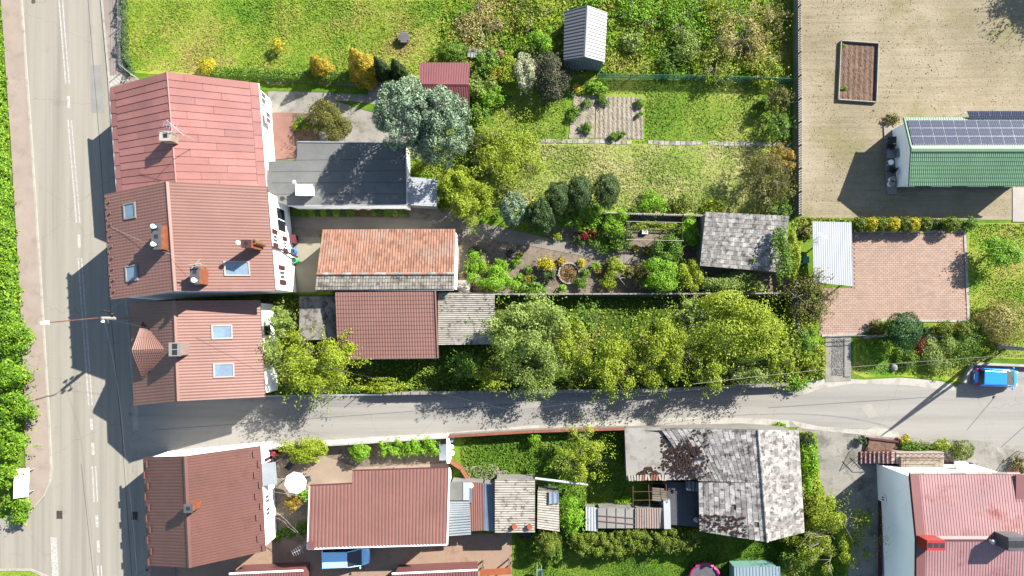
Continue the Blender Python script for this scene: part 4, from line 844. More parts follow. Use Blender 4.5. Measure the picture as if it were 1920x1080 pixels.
MB().box((*G(874, 921, 2.72).xy, 2.73), (.55, 1.6, .05)).build('white_panel', m_wsheet, t)
t, P = mono('lean_to', 'grey corrugated lean-to squeezed against the workshop wall', 'shed', [(842, 939), (880, 939), (882, 966), (842, 968)], [2.6, 2.6, 2.6, 2.6], m_gsheet, m_grey, 'wave', .2, .05, rowdir=1)
t, P = mono('lean_to', 'rippled pale grey lean-to roof below the other corrugated one', 'shed', [(842, 969), (882, 966), (883, 1001), (842, 1004)], [2.75, 2.75, 2.4, 2.4], m_gsheet, m_grey, 'wave', .26, .07, rowdir=1)
t, P = mono('lean_to', 'rust-red corrugated shed roof with a round white vent', 'shed', [(871, 903), (905, 905), (906, 994), (874, 996)], [2.5, 2.5, 2.3, 2.3], m_r12, m_grey, 'trap', .2, .04)
p = G(882, 911, 2.7); MB().cyl((p.x, p.y, 2.5), .25, .14).build('vent_cap', m_whitew, t)
s = [G(876, 914, 2.56), G(884, 914, 2.56), G(885, 942, 2.5), G(876, 942, 2.5)]; sheet(s, 'sheet_patch', m_bsheet, t, 'trap', .16, .03, lift=.06)
t, P = mono('lean_to', 'blue-grey corrugated shed roof between the rust-red and the beige one', 'shed', [(906, 905), (927, 907), (927, 996), (907, 994)], [2.3, 2.3, 2.2, 2.2], m_bsheet, m_grey, 'trap', .2, .04)
t, P = mono('beige_shed', 'shed with beige weathered fibre-cement sheets and two orange pots', 'shed', [(928, 899), (1003, 899), (1003, 997), (928, 998)], [3.0, 3.0, 2.7, 2.7], m_etern, m_grey, 'wave', .22, .06, rowdir=1)
t, P = mono('low_shed', 'low grey moss-speckled fibre-cement roof right of the beige one', 'shed', [(1008, 918), (1047, 920), (1049, 996), (1007, 990)], [2.4, 2.2, 2.2, 2.4], m_etern, m_grey, 'wave', .22, .06, rowdir=1)
P = [G(1029, 922, 2.5), G(1047, 922, 2.4), G(1048, 943, 2.4), G(1029, 945, 2.5)]; o = thing('tarp', 'small blue-grey tarpaulin laid on the low speckled roof', 'tarp', (P[0].x, P[0].y, 2.4)); sheet(P, 'tarp_sheet', m_bsheet, o, 'wave', .5, .06)
for x, y, l in ((965, 987, 'orange clay pot on the beige roof edge nearer the workshop'), (993, 987, 'orange clay pot on the beige roof edge nearer the bushes')):
    p = G(x, y, 3.0); o = tag(MB().cyl((p.x, p.y, 2.82), .18, .34, 12, .24).build('clay_pot', M('clay_pot', A(226, 120, 76), .15, 2, 9, .8, .1)), l, 'pot', 'pots on the beige roof')
p0, p1 = G(1003, 897, 3.0), G(1102, 909, 2.4); tag(MB().tube([p0, p1], .12, 6).build('wooden_beam', m_wsheet), 'long white beam leaning from the beige shed over the grass', 'beam')
# old barn: ridge, two slate slopes, concrete apron roof with moss
t = thing('old_barn', 'big old barn with speckled dark slate roof, mossy concrete ledge and pale right slope', 'barn', G(1400, 890))
zr, zw, ze = 4.7, 3.3, 3.9
RN, RS, EN, ES = G(1421, 806, zr), G(1438, 1016, zr), G(1497, 806, ze), G(1508, 998, ze)
W0, W1, Wm = G(1242, 803, zw), G(1312, 996, zw), G(1310, 905, zw)
mid = lambda f: RN.lerp(RS, f)
qA = [RN, mid(.47), G(1310, 902, zw-.05), G(1238, 803, zw-.2)]; qB = [mid(.47), RS, W1, Wm]; qE = [RN, RS, ES, EN]
body = [G(1180, 808, 3), G(1424, 808, zr), G(1492, 810, ze), G(1502, 994, ze), G(1438, 1008, zr), G(1318, 990, zw), G(1316, 902, zw), G(1180, 894, 3)]
lowb = [Vector((p.x, p.y, 0)) for p in body]; tp = [p-Vector((0, 0, .25)) for p in body]
mb = MB(); n_ = len(body); mb.add(lowb+tp, [(i, (i+1) % n_, n_+(i+1) % n_, n_+i) for i in range(n_)])
me = mb.mesh('wall', m_grey); link('wall', me, None, t)
for q, nm in ((qA, 'roof_deck'), (qB, 'roof_deck'), (qE, 'roof_deck')): mb = MB(); slab(mb, q, .05, -.3 if q is qA else -.07); mb.build(nm, m_wood, t)
pieces(qA, 17, 11, 'slate', m_slated, t, 105, .03, .05, .014, .02, restname='slates', drop=.01)
pieces(qB, 12, 11, 'slate', m_slated, t, 105, .03, .05, .014, .02, restname='slates', drop=.01)
pieces(qE, 9, 26, 'slate', m_slate, t, 90, .03, .05, .014, .012, restname='slates')
for i in range(22): mb = MB(); a = mid(i/22); b = mid((i+1.05)/22); mb.tube([a+Vector((0, 0, .05)), b+Vector((0, 0, .06))], [.1, .12], 7); mb.build('ridge_tile', m_slate, t)
lp = GP([(1171, 803), (1262, 803), (1312, 900), (1175, 900)], 2.95); MB().prism(lp, 2.8, 2.95).build('concrete_ledge', M('ledge_concrete', A(206, 200, 190), .12, .5, 8, .9, .15, dirt=A(166, 158, 146), dirt_s=.7, dirt_t=.58), t)
rng = np.random.default_rng(8); mb = MB(); cnt = 0
for i in range(560):
    x = 1262+rng.normal()*24+rng.uniform(-6, 40); y = rng.uniform(806, 897)
    if x < 1205 or x > 1335: continue
    if x < 1240 and rng.uniform() < .8 and not (y > 876): continue
    s = rng.uniform(.04, .15); zz = 2.97 if x < 1245 else 2.97+max(0, (x-1245-(y-803)*.1))*.012
    mb.lump((*G(x, y, zz).xy, zz+.04), (s, s*rng.uniform(.6, 1.4), s*.22), 7, 3, .4, i)
for i in range(170):
    x = 1192+rng.uniform(0, 48); y = 898-rng.uniform(0, 1)*(24-abs(x-1216)*.7)
    s = rng.uniform(.05, .16); mb.lump((*G(x, y, 2.97).xy, 2.97), (s, s, s*.4), 6, 3, .25, i)
for i in range(160):
    u, v = rng.uniform(.62, .98), rng.uniform(.3, 1); p = sub(qB, u, u+.01, v, v+.01)[0]; s = rng.uniform(.05, .14); mb.lump((p.x, p.y, p.z+.08), (s, s, s*.25), 6, 3, .25, i)
tag(mb.build('moss', m_moss, t), kind='stuff')
m_brickp = M('loose_brick', A(226, 150, 120), .2, 3, 12, .9, .2, rnd=.4)
for i in range(14):
    p = G(1180+i*5.2, 896+random.uniform(-1.5, .5), 3.0); o = MB().box((p.x, p.y, 3.03), (.17, .5, .14), random.uniform(-.25, .25)).build('loose_brick', m_brickp if i in (5, 8, 9, 10) else m_kerb); tag(o, 'loose reddish brick in the line on the lower edge of the mossy ledge' if i in (5, 8, 9, 10) else 'loose whitish brick in the line on the lower edge of the mossy ledge', 'brick', 'loose bricks on the barn ledge')
t = flat_roof('yard_roof', 'sunken black felt flat roof enclosed by the old barn', 'building', [(1246, 903), (1312, 906), (1313, 988), (1258, 984), (1252, 940)], 1.9, m_bitd, m_grey)
for i in range(4): a, b = G(1250+i*16, 910, 1.92), G(1256+i*16, 984, 1.92); mb = MB(); slab(mb, [a, b, b+Vector((.04, 0, 0)), a+Vector((.04, 0, 0))], .006, .001); mb.build('felt_seam', m_dark, t)
for i in range(4): a, b = G(1249, 920+i*18, 1.92), G(1311, 921+i*18, 1.92); mb = MB(); slab(mb, [a, b, b-Vector((0, .04, 0)), a-Vector((0, .04, 0))], .006, .001); mb.build('felt_seam', m_dark, t)
p = [G(1285, 901, 2.3), G(1308, 903, 2.3), G(1308, 921, 2.3), G(1286, 920, 2.3)]; o = thing('tarp', 'crumpled grey and rust tarp over the corner of the black roof', 'tarp', (p[0].x, p[0].y, 1.9)); sheet(p, 'tarp_sheet', M('grey_tarp', A(170, 176, 184), .3, 2, 8, .7, .3, dirt=A(150, 110, 84), dirt_s=2, dirt_t=.6), o, 'wave', .4, .08)
MB().box((*G(1297, 911, 2.1).xy, 2.1), (1.0, .8, .38)).build('stacked_boards', m_wood, o)
p = G(1307, 975, 2.2); tag(MB().lump((p.x, p.y, 2.1), (.3, .28, .2), 8, 5, .12).build('sack', m_pavew), 'small pale sack on the black felt roof by the slate eave', 'sack')
# lean-to sheds between barn and thuja row
t, P = mono('greenhouse', 'white sheeted end of the low greenhouse row by the bright bush', 'greenhouse', [(1098, 950), (1120, 952), (1120, 996), (1098, 994)], [1.9, 1.9, 1.7, 1.7], m_wsheet, m_grey, 'wave', .3, .04)
t, P = mono('greenhouse', 'grey film greenhouse roof with wooden laths nailed across', 'greenhouse', [(1121, 953), (1190, 952), (1190, 990), (1121, 990)], [2.0, 2.0, 1.8, 1.8], M('grey_film', A(204, 200, 192), .1, .8, 7, .7, .1), m_grey, 'flat', 5)
for i in range(5): a = P[0].lerp(P[1], i/4)+Vector((0, 0, .08)); b = P[3].lerp(P[2], i/4)+Vector((0, 0, .08)); MB().tube([a, b], .035, 5).build('lath', m_wood, t)
for a, b in ((.35, .5), (.62, .8)): MB().tube([P[0].lerp(P[3], a)+Vector((0, 0, .12)), P[1].lerp(P[2], b)+Vector((0, 0, .12))], .03, 5).build('lath', m_rust, t)
t, P = mono('ribbed_shed', 'pinkish ribbed shed roof between the grey film and a white board', 'shed', [(1191, 953), (1246, 952), (1247, 990), (1191, 990)], [2.1, 2.1, 1.9, 1.9], M('pinkish_sheet', A(222, 198, 184), .12, .8, 7, .7, .1, dirt=A(180, 120, 100), dirt_s=1.6, dirt_t=.62), m_grey, 'trap', .22, .05)
c = G(1251, 965, 2.3); tag(MB().box((c.x, c.y, 1.15), (.6, 2.6, 2.3), .03).build('white_board', m_wsheet), 'tall white board wall end beside the black felt roof', 'board')
t = thing('pallet', 'grey wooden pallet lying above the black felt roof edge', 'pallet', (*G(1237, 927, 1.0).xy, 0))
for i in range(6): c = G(1237, 917+i*4.2, 2.0); MB().box((c.x, c.y, 1.98), (1.35, .16, .04), -.08).build('plank', m_wood, t)
for i in range(3): c = G(1226+i*10.5, 927, 2.0); MB().box((c.x, c.y, .97), (.09, 1.05, 1.92), -.08).build('stringer', m_wood, t)
# trellis frame by the barn
t = thing('trellis', 'thin pipe trellis frame between the ledge and the pallet', 'trellis', G(1205, 930))
for a, b in (((1187, 906), (1187, 950)), ((1216, 906), (1218, 950)), ((1248, 903), (1252, 942))): p, q = G(*a, 2.4), G(*b, 2.4); MB().tube([(p.x, p.y, 0), p, q, (q.x, q.y, 0)], .03, 5).build('hoop', m_rust, t)
for k in (907, 922, 938): MB().tube([G(1187, k, 2.42), G(1250, k-1, 2.42)], .02, 5).build('rail', m_rust, t)

# ---------------------------------------------------------------- big house bottom right
ze, zr = 6.0, 6.6
NW, NE, RW, RE, SW, SE = G(1705, 889, ze), G(1912, 889, ze), G(1717, 1010, zr), G(1926, 1010, zr), G(1716, 1138, ze), G(1920, 1138, ze)
t = thing('villa', 'two-storey white house with bright red ribbed roof and outside steps', 'house', ((NW+SE)/2).xy.to_3d())
V = []
for a, r, s, ox in ((NW, RW, SW, .3), (NE, RE, SE, -.3)): V += [Vector((a.x+ox, a.y-.3, 0)), Vector((a.x+ox, a.y-.3, a.z)), Vector((r.x+ox, r.y, r.z-.05)), Vector((s.x+ox, s.y+.3, s.z)), Vector((s.x+ox, s.y+.3, 0))]
me = MB().add(V, [(0, 1, 2, 3, 4), (9, 8, 7, 6, 5), (0, 5, 6, 1), (1, 6, 7, 2), (2, 7, 8, 3), (3, 8, 9, 4), (4, 9, 5, 0)]).mesh('wall', m_white)
bm = bmesh.new(); bm.from_mesh(me); bmesh.ops.recalc_face_normals(bm, faces=bm.faces); bm.to_mesh(me); bm.free(); link('wall', me, None, t)
sheet([RW, RE, NE, NW], 'roof_slope', m_r16, t, 'trap', .24, .026); sheet([RW, RE, SE, SW], 'roof_slope', m_r16, t, 'trap', .24, .026)
ridgecap(t, RW+Vector((1.5, 0, 0)), RE, m_flash, .5, .06, .1)
for a, b in ((NW, RW), (RW, SW)): mb = MB(); d = Vector((.75, 0, 0)); mb.hexa([a+Vector((0, 0, .05)), b+Vector((0, 0, .05)), b+d+Vector((0, 0, .05)), a+d+Vector((0, 0, .05))][::-1], [a+Vector((0, 0, .13)), b+Vector((0, 0, .13)), b+d+Vector((0, 0, .13)), a+d+Vector((0, 0, .13))][::-1]); mb.build('verge_flashing', m_flash, t)
MB().tube([NW, RW, SW], .09, 6).build('verge_board', m_plinth, t)
for i in range(8): a = NW.lerp(NE, i/8); b = NW.lerp(NE, (i+.97)/8); mb = MB(); mb.tube([a+Vector((0, .06, 0)), b+Vector((0, .06, 0))], .12, 6); mb.build('gutter', m_r16 if i % 3 else m_conc, t)
MB().box(((V[0].x+V[4].x)/2-.04, (V[0].y+V[4].y)/2, .3), (.1, abs(V[0].y-V[4].y)+.1, .6)).build('plinth', m_plinth, t)
MB().box(((V[0].x+V[5].x)/2, V[0].y+.04, .3), (abs(V[5].x-V[0].x), .1, .6)).build('plinth', m_plinth, t)
MB().box((V[9].x-.2, (NE.y+SE.y)/2, ze+.25), (.8, abs(NE.y-SE.y), .12)).build('verge_flashing', m_flash, t)
window(t, (V[0].x, G(0, 928).y, 1.3), .5, .7, (-1, 0, 0), m_whitew)
m_redc = M('red_chimney_sheet', A(226, 70, 66, .6), .1, 1, 7, .5, .05)
o, c = chimney(t, 1754, 1022, 8.0, 6.4, 1.45, .8, m_redc, m_redc, 3, .02, 0, True, 'x'); o, c2 = chimney(t, 1908, 1020, 8.2, 6.4, 1.6, 1.1, m_dark, m_dark, 3, .02, 0, True, 'x'); cowl(o, (c2.x-1.45, c2.y-.1), 7.0, .2, .5, m_zinc)
# outside steps, landing and railings
st = thing('outside_steps', 'pale pink outside steps with railing along the white house front', 'steps', (*G(1660, 858).xy, 0)); m_tread = M('pink_tread', A(240, 206, 194), .1, 1, 9, .8, .05); m_riser = M('maroon_riser', A(170, 96, 96), .1, 1, 9, .8, .05)
for i in range(8):
    x0, x1 = 1613+i*8.2, 1622+i*8.2; zt = .18*(i+1); a, b = G(x0, 847, zt), G(x1+.4, 869, zt)
    o = MB().box(((a.x+b.x)/2, (a.y+b.y)/2, zt/2), (abs(b.x-a.x), abs(a.y-b.y), zt-.03)).build('step', m_riser, st); MB().box(((a.x+b.x)/2-.03, (a.y+b.y)/2, zt-.005), (abs(b.x-a.x)*.62, abs(a.y-b.y), .03)).build('tread', m_tread, o)
a, b = G(1681, 848, 1.5), G(1770, 870, 1.5); MB().box(((a.x+b.x)/2, (a.y+b.y)/2, .74), (abs(b.x-a.x), abs(a.y-b.y), 1.48)).build('landing', m_pavew, st)
for z in (2.0, 2.45): MB().tube([G(1616, 849, z-1.3), G(1680, 850, z), G(1768, 850, z)], .03, 6).build('handrail', m_rust, st)
for i in range(9): p = G(1684+i*10.5, 850, 1.5); MB().tube([p, p+Vector((0, 0, .95))], .025, 5).build('baluster', m_rust, st)
for i in range(6): p = G(1618+i*12, 849.3, .18+.22*i); MB().tube([p, p+Vector((0, 0, .95))], .025, 5).build('baluster', m_rust, st)
sb = thing('stone_planter', 'long stone planter box with a rusty railing on the house landing', 'planter', (*G(1727, 862).xy, 1.48)); a, b = G(1690, 858, 1.9), G(1768, 877, 1.9)
MB().box(((a.x+b.x)/2, (a.y+b.y)/2, 1.69), (abs(b.x-a.x), abs(a.y-b.y), .42)).build('box', m_psoil, sb)
for z in (2.2, 2.6): MB().tube([(a.x, a.y, z), (b.x, a.y, z), (b.x, b.y, z), (a.x, b.y, z), (a.x, a.y, z)], .025, 5).build('railing', m_rust, sb)
for i in range(7): x = a.x+(b.x-a.x)*i/6; MB().tube([(x, a.y, 1.8), (x, a.y, 2.6)], .02, 5).build('baluster', m_rust, sb)
pl = thing('flower_bed_wall', 'raised soil bed with red-brown edging above the outside steps', 'flower bed', G(1660, 833)); MB().prism(GP([(1626, 821), (1690, 829), (1690, 846), (1622, 844)]), .02, .4).build('soil', m_bsoil, pl)
P = GP([(1624, 819), (1720, 830), (1760, 836), (1760, 838.5), (1720, 833), (1624, 821.5)]); MB().prism(P, .02, .55).build('edging', m_plinth, pl)
# parapet and ledge on the front
a, b = G(1796, 872, 3.0), G(1816, 884, 3.0); MB().box(((a.x+b.x)/2, V[0].y+.35, 2.7), (abs(b.x-a.x), .6, .5)).build('balcony_ledge', m_whitew, t)
# roofs cut by the lower picture edge
t, P = mono('low_roof', 'low white-edged maroon roof cut by the picture edge below the drive', 'shed', [(430, 1076), (568, 1070), (572, 1140), (430, 1140)], [2.6, 2.6, 2.3, 2.3], m_flash, m_flash, 'trap', .24, .04)
MB().tube([P[0], P[1]], .09, 6).build('gutter', m_whitew, t)
t, P = mono('low_roof', 'maroon ribbed roof with white edge cut by the picture edge under the light blue van', 'shed', [(735, 1076), (896, 1069), (898, 1140), (735, 1140)], [2.6, 2.6, 2.3, 2.3], m_flash, m_flash, 'trap', .24, .04)
MB().tube([P[0], P[1]], .09, 6).build('gutter', m_whitew, t)
t, P = mono('low_roof', 'small orange wooden porch roof at the lower picture edge by the lawn', 'shed', [(899, 1068), (958, 1064), (960, 1076), (900, 1080)], [2.5, 2.5, 2.4, 2.4], M('orange_wood', A(224, 128, 76), .15, 2, 10, .7, .1), m_white, 'flat', 3, posts=True)
t, P = mono('toy_house', 'pale blue-grey metal shed at the lower picture edge beside the trampoline', 'shed', [(1376, 1064), (1462, 1062), (1464, 1130), (1378, 1130)], [2.1, 2.1, 2.1, 2.1], M('pale_blue_sheet', A(184, 206, 220), .06, .5, 6, .5, .03), M('green_sheet', (.1, .2, .17), .1, 1, 6, .5, .03), 'trap', .3, .03)
# ---------------------------------------------------------------- cars
def paint(name, c):
    m, t, b = nodes(name); b.inputs['Base Color'].default_value = (*c, 1); b.inputs['Roughness'].default_value = .3; b.inputs['Coat Weight'].default_value = .7; b.inputs['Coat Roughness'].default_value = .06; b.inputs['Metallic'].default_value = .25; return m
m_tyre = M('tyre_rubber', (.02, .02, .02), .1, 3, 20, .9, .05); m_rim = M('alloy', (.5, .5, .52), .05, 3, 9, .35, 0, metal=.7)
m_tail = M('tail_lamp', (.45, .015, .02), .1, 3, 9, .2, 0); m_head = M('head_lamp', (.75, .77, .8), .05, 3, 9, .15, 0)
def car(name, label, cat, px, py, rz, L, W, hgt, pm, stations, cab, glass=m_dglass, roofpanel=True):
    c = G(px, py, .7); t = thing(name, label, cat, (c.x, c.y, .025), rz); hw = W/2
    mb = MB(); n = 12; V = []; F = []
    for x, w_, zt in stations:
        w2 = hw*w_; ring = [(-w2*.8, .24), (-w2, .4), (-w2, .62), (-w2*.97, zt-.1), (-w2*.86, zt-.015), (-w2*.45, zt+.015), (w2*.45, zt+.015), (w2*.86, zt-.015), (w2*.97, zt-.1), (w2, .62), (w2, .4), (w2*.8, .24)]
        V += [(x*L, y, z) for y, z in ring]
    m = len(stations)
    for i in range(m-1):
        for k in range(n): F.append((i*n+k, (i+1)*n+k, (i+1)*n+(k+1) % n, i*n+(k+1) % n))
    F += [tuple(range(n)), tuple(range((m-1)*n, m*n))[::-1]]
    mb.add(V, F); o = mb.build('body', pm, t, True, True); bm = bmesh.new(); bm.from_mesh(o.data); bmesh.ops.recalc_face_normals(bm, faces=bm.faces); bm.to_mesh(o.data); bm.free()
    sm = o.modifiers.new('smooth', 'SUBSURF'); sm.levels = sm.render_levels = 2
    xb0, xb1, xt0, xt1, zb, zt, wb, wt = cab; xb0, xb1, xt0, xt1 = [v*L for v in (xb0, xb1, xt0, xt1)]; wb, wt = wb*hw, wt*hw
    B = [(xb0, -wb, zb), (xb1, -wb*.93, zb), (xb1, wb*.93, zb), (xb0, wb, zb)]; T = [(xt0, -wt, zt), (xt1, -wt*.96, zt), (xt1, wt*.96, zt), (xt0, wt, zt)]
    MB().hexa(B, T).build('windows', glass, t, False, True)
    e = .05; rp = [(xt0-e, -wt-e, zt-.03), (xt1+.02, -wt*.96-e, zt-.03), (xt1+.02, wt*.96+e, zt-.03), (xt0-e, wt+e, zt-.03)]
    r2 = [(x*.97+(xt0+xt1)*.015, y*.86, zt+.05) for x, y, z in rp]; mb = MB(); mb.hexa(rp, r2); rf = mb.build('roof', pm, t, False, True); bv = rf.modifiers.new('edge', 'BEVEL'); bv.width = .05; bv.segments = 3
    mb = MB()
    for b_, t_ in zip(B, T): mb = MB(); mb.tube([b_, t_], .045, 6); mb.build('pillar', pm, t, True, True)
    for s in (-1, 1):
        for f in (.36, .66): MB().tube([Vector(B[0 if s < 0 else 3]).lerp(Vector(B[1 if s < 0 else 2]), f), Vector(T[0 if s < 0 else 3]).lerp(Vector(T[1 if s < 0 else 2]), f)], .03, 5).build('door_pillar', m_dark, t, False, True)
        mr = MB(); mr.lump((xb1-.14*L/4, s*(hw+.08), zb+.04), (.09, .13, .08), 8, 5, 0); mr.build('mirror', pm, t, True, True)
        for x in (-.31, .31):
            wl = thing('wheel', None, None); wl.parent = t; wl.location = (x*L, s*(hw-.11), .3)
            MB().tube([(0, -.1, 0), (0, .1, 0)], .3, 18).build('tyre', m_tyre, wl, True, True); MB().tube([(0, -.105, 0), (0, .105, 0)], .19, 12).build('rim', m_rim, wl, False, True)
        MB().lump((.452*L, s*hw*.66, .7), (.13, .13, .06), 8, 5, 0).build('headlight', m_head, t, True, True)
        MB().box((-.478*L, s*hw*.78, .82), (.14, .22, .24)).build('tail_light', m_tail, t, False, True)
    MB().box((-.497*L, 0, .62), (.03, .52, .12)).build('number_plate', m_whitew, t, False, True)
    a = Vector((xb1-.02, -wb*.5, zb+.02)); MB().tube([a, a+Vector((-.25, .5, .14))], .012, 4).build('wiper', m_black, t, False, True)
    return t
car('parked_car', 'bright blue hatchback parked beside the low wall at the road bend', 'car', 1868.5, 708, R(-2.5), 4.05, 1.72, 1.46, paint('blue_paint', (.01, .16, .52)),
    [(-.5, .8, .72), (-.47, .93, .92), (-.36, 1, .98), (0, 1, .97), (.22, 1, .95), (.34, .97, .9), (.45, .88, .78), (.5, .66, .66)], (-.455, .36, -.4, .1, .93, 1.43, .9, .76))
car('parked_van', 'light blue compact van parked under the edge of the wine-red workshop roof', 'van', 649, 1043, R(1.5), 4.45, 1.8, 1.75, paint('light_blue_paint', (.28, .52, .72)),
    [(-.5, .86, .8), (-.475, .97, 1.02), (-.3, 1, 1.04), (.1, 1, 1.03), (.27, .98, 1.0), (.38, .93, .94), (.46, .82, .82), (.5, .6, .66)], (-.465, .34, -.43, .08, 1.0, 1.72, .92, .8))

# ---------------------------------------------------------------- poles, wires, lamps
def pole(name, label, p, h, r0, r1, mat, cat='pole'): t = thing(name, label, cat, p); b = Vector(p); MB().tube([b, b+Vector((0, 0, h))], [r0, r1], 8).build('post', mat, t); return t
b = G(281, 598); lampt = thing('street_lamp', 'concrete street lamp with a long rusty arm reaching over the main road', 'street lamp', b)
MB().tube([b, b+Vector((0, 0, 7.3))], [.19, .13], 8).build('post', m_kerb, lampt)
tp = b+Vector((0, 0, 7.25)); hd = G(88, 605, 8.7)
MB().tube([tp, tp+Vector((-.1, 0, .5)), tp.lerp(hd, .4)+Vector((0, 0, .35)), hd], [.05, .05, .045, .04], 6).build('arm', m_rust, lampt)
d = (hd-tp); d.z = 0; d.normalize(); ang = math.atan2(d.y, d.x)
o = MB().box((hd.x+d.x*.2, hd.y+d.y*.2, hd.z), (.75, .3, .14), ang, .85).build('lamp_head', m_whitew, lampt); bv = o.modifiers.new('edge', 'BEVEL'); bv.width = .04; bv.segments = 2
MB().box((hd.x+d.x*.2, hd.y+d.y*.2, hd.z-.08), (.6, .22, .03), ang).build('lamp_glass', m_skyglass, o)
for i, (dx, dy, dz) in enumerate(((.1, .6, -.3), (.35, .55, -.7), (.3, -.45, -.6), (.0, -.3, -.2), (.45, .35, -1.1))):
    c = tp+Vector((dx*.6, dy, dz)); MB().tube([tp+Vector((0, 0, dz)), c], .03, 5).lump((c.x, c.y, c.z+.1), (.13, .1, .2), 8, 5, .1, i).build('insulator', m_black if i < 3 or i == 4 else m_whitew, lampt)
# twin-leg concrete power pole at the right edge
b = G(1862, 648); b2 = G(1884, 652); top = b+Vector((-.3, -.3, 8.3))
t = thing('power_pole', 'concrete A-frame power pole with ladder holes at the road bend', 'power pole', b)
MB().tube([b, top], [.2, .12], 8).build('leg', m_kerb, t); MB().tube([b2, top], [.17, .1], 8).build('leg', m_kerb, t)
for k in range(14): p = b.lerp(top, .08+k*.065); MB().box((p.x+.02, p.y, p.z), (.1, .46-.012*k, .14)).build('hole', m_dark, t)
MB().box((top.x, top.y, top.z-.2), (1.9, .12, .12), .6).build('crossarm', m_zinc, t)
for k in (-.85, -.4, .4, .85): MB().cyl((top.x+k*math.cos(.6), top.y+k*math.sin(.6), top.z-.14), .06, .2).build('insulator', m_white, t)
def wire(label, pts, r=.009, sag=.4, mat=None):
    P = [Vector(p) for p in pts]; Q = []
    for a, c in zip(P[:-1], P[1:]):
        for i in range(9): f = i/8; Q.append(a.lerp(c, f)-Vector((0, 0, sag*4*f*(1-f))))
    Q = [q for i, q in enumerate(Q) if i == 0 or (q-Q[i-1]).length > 1e-3]
    return tag(MB().tube(Q, r*.7, 5).build('overhead_wire', mat or m_dark), label, 'wire')
wire('bare wire from the street lamp running down over the main road edge', [tp+Vector((0, -.3, -.3)), G(232, 830, 6.5), G(262, 1200, 7)])
wire('bare wire sloping from the street lamp up to the brick chimney', [tp+Vector((0, .3, -.2)), G(345, 462, 9.0)-Vector((0, 0, .5))], .012, .2)
wire('pale cable crossing the brown-red roof to the brick chimney beside its ridge', [G(205, 424, 6.9), G(302, 470, 9.3), G(366, 492, 9.8)], .016, .1, m_pavew)
wire('pale service wire strung over the verge toward the blue car', [top+Vector((0, 0, -.2)), G(1600, 688, 5.2), G(1300, 720, 5.8)], .018, .5, m_pavew)
wire('thin dark wire running along the side road between the poles', [top+Vector((.2, .1, -.1)), G(960, 770, 7.0), tp], .012, 1.0, m_dark)
wire('white twin cable looping from the white house wall to the aerial', [G(515, 960, 3.0), G(545, 985, 3.2), G(575, 1022, 3.4)], .02, .25, m_pavew)
wire('white cable looping lower from the white house wall to the aerial', [G(514, 970, 2.9), G(540, 988, 3.0), G(574, 1024, 3.4)], .02, .4, m_pavew)
wire('straight pale washing line from the white house over the parasol side', [G(511, 922, 2.4), G(580, 934, 2.9)], .018, .1, m_pavew)
antenna('roof_antenna', 'small television aerial at the workshop corner above the drive', G(563, 1030, 3.2)-Vector((0, 0, 1.2)), 1.5, 3.6, 5, .7)
antenna('roof_antenna', 'stick aerial on the edge of the white driveway canopy', G(1536, 444, 2.8)-Vector((0, 0, .4)), .8, .1, 5, .6)
t = pole('slim_post', 'slim grey washing-line post beside the red garden shed', G(953, 222), 2.2, .04, .03, m_zinc); t = pole('slim_post', 'leaning slim post behind the weedy shrubs above the ploughed bed', G(1012, 196), 1.6, .03, .025, m_zinc)

# ---------------------------------------------------------------- fences and walls
def openfence(name, label, a, b, h, bay, top=True):
    """concrete panel fence: posts, solid slabs below, openwork slab on top"""
    a, b = G(*a), G(*b); L = (b-a).length; n = max(1, round(L/bay)); d = (b-a)/L; ang = math.atan2(d.y, d.x); t = thing(name, label, 'fence', a)
    for i in range(n+1): p = a+d*(L*i/n); MB().box((p.x, p.y, h/2+.03), (.13, .13, h+.06), ang).build('post', m_kerb, t)
    W = L/n-.14
    for i in range(n):
        c = a+d*(L*(i+.5)/n)
        for k in range(2): MB().box((c.x, c.y, h*(.16+k*.3)), (W, .05, h*.285), ang).build('panel', m_grey, t)
        mb = MB(); z0, z1 = h*.62, h*.98; mb.box((c.x, c.y, z0), (W, .06, .07), ang); mb.box((c.x, c.y, z1), (W, .06, .08), ang); mb.box((c.x, c.y, (z0+z1)/2), (W, .05, .05), ang); m_ = int(W/.2)
        for j in range(m_+1): p = c+d*(W*(j/m_-.5)); mb.box((p.x, p.y, (z0+z1)/2), (.05, .05, z1-z0-.08), ang)
        mb.build('openwork_panel', m_kerb, t)
    return t
openfence('concrete_fence', 'tall openwork concrete panel fence between the meadow and the sandy field', (1487, -60), (1489, 408), 1.9, 2.05)
openfence('concrete_fence', 'openwork concrete fence behind the vine pergola', (1128, 404), (1312, 409), 1.7, 2.0)
def meshfence(name, label, pts, h, bay, mat, fill=None, wires=7):
    P = [G(*p) for p in pts]; t = thing(name, label, 'fence', P[0])
    for a, b in zip(P[:-1], P[1:]):
        L = (b-a).length; n = max(1, round(L/bay))
        for i in range(n+1): p = a.lerp(b, i/n); MB().tube([p, p+Vector((0, 0, h+.1))], .035, 6).build('post', mat, t)
        mb = MB()
        for k in range(wires): z = .1+(h-.12)*k/(wires-1); mb.tube([a+Vector((0, 0, z)), b+Vector((0, 0, z))], .008, 4)
        for k in range(int(L/.25)): p = a.lerp(b, (k+.5)/int(L/.25)); mb.tube([p, p+Vector((0, 0, h))], .006, 4)
        mb.build('wire_mesh', mat, t)
        if fill is not None: c = (a+b)/2; d = b-a; MB().box((c.x, c.y, h*.5), (L, .015, h*.9), math.atan2(d.y, d.x)).build('screen', fill, t)
    return t
m_grnf = M('green_wire', (.03, .12, .09), .2, 2, 9, .6, 0)
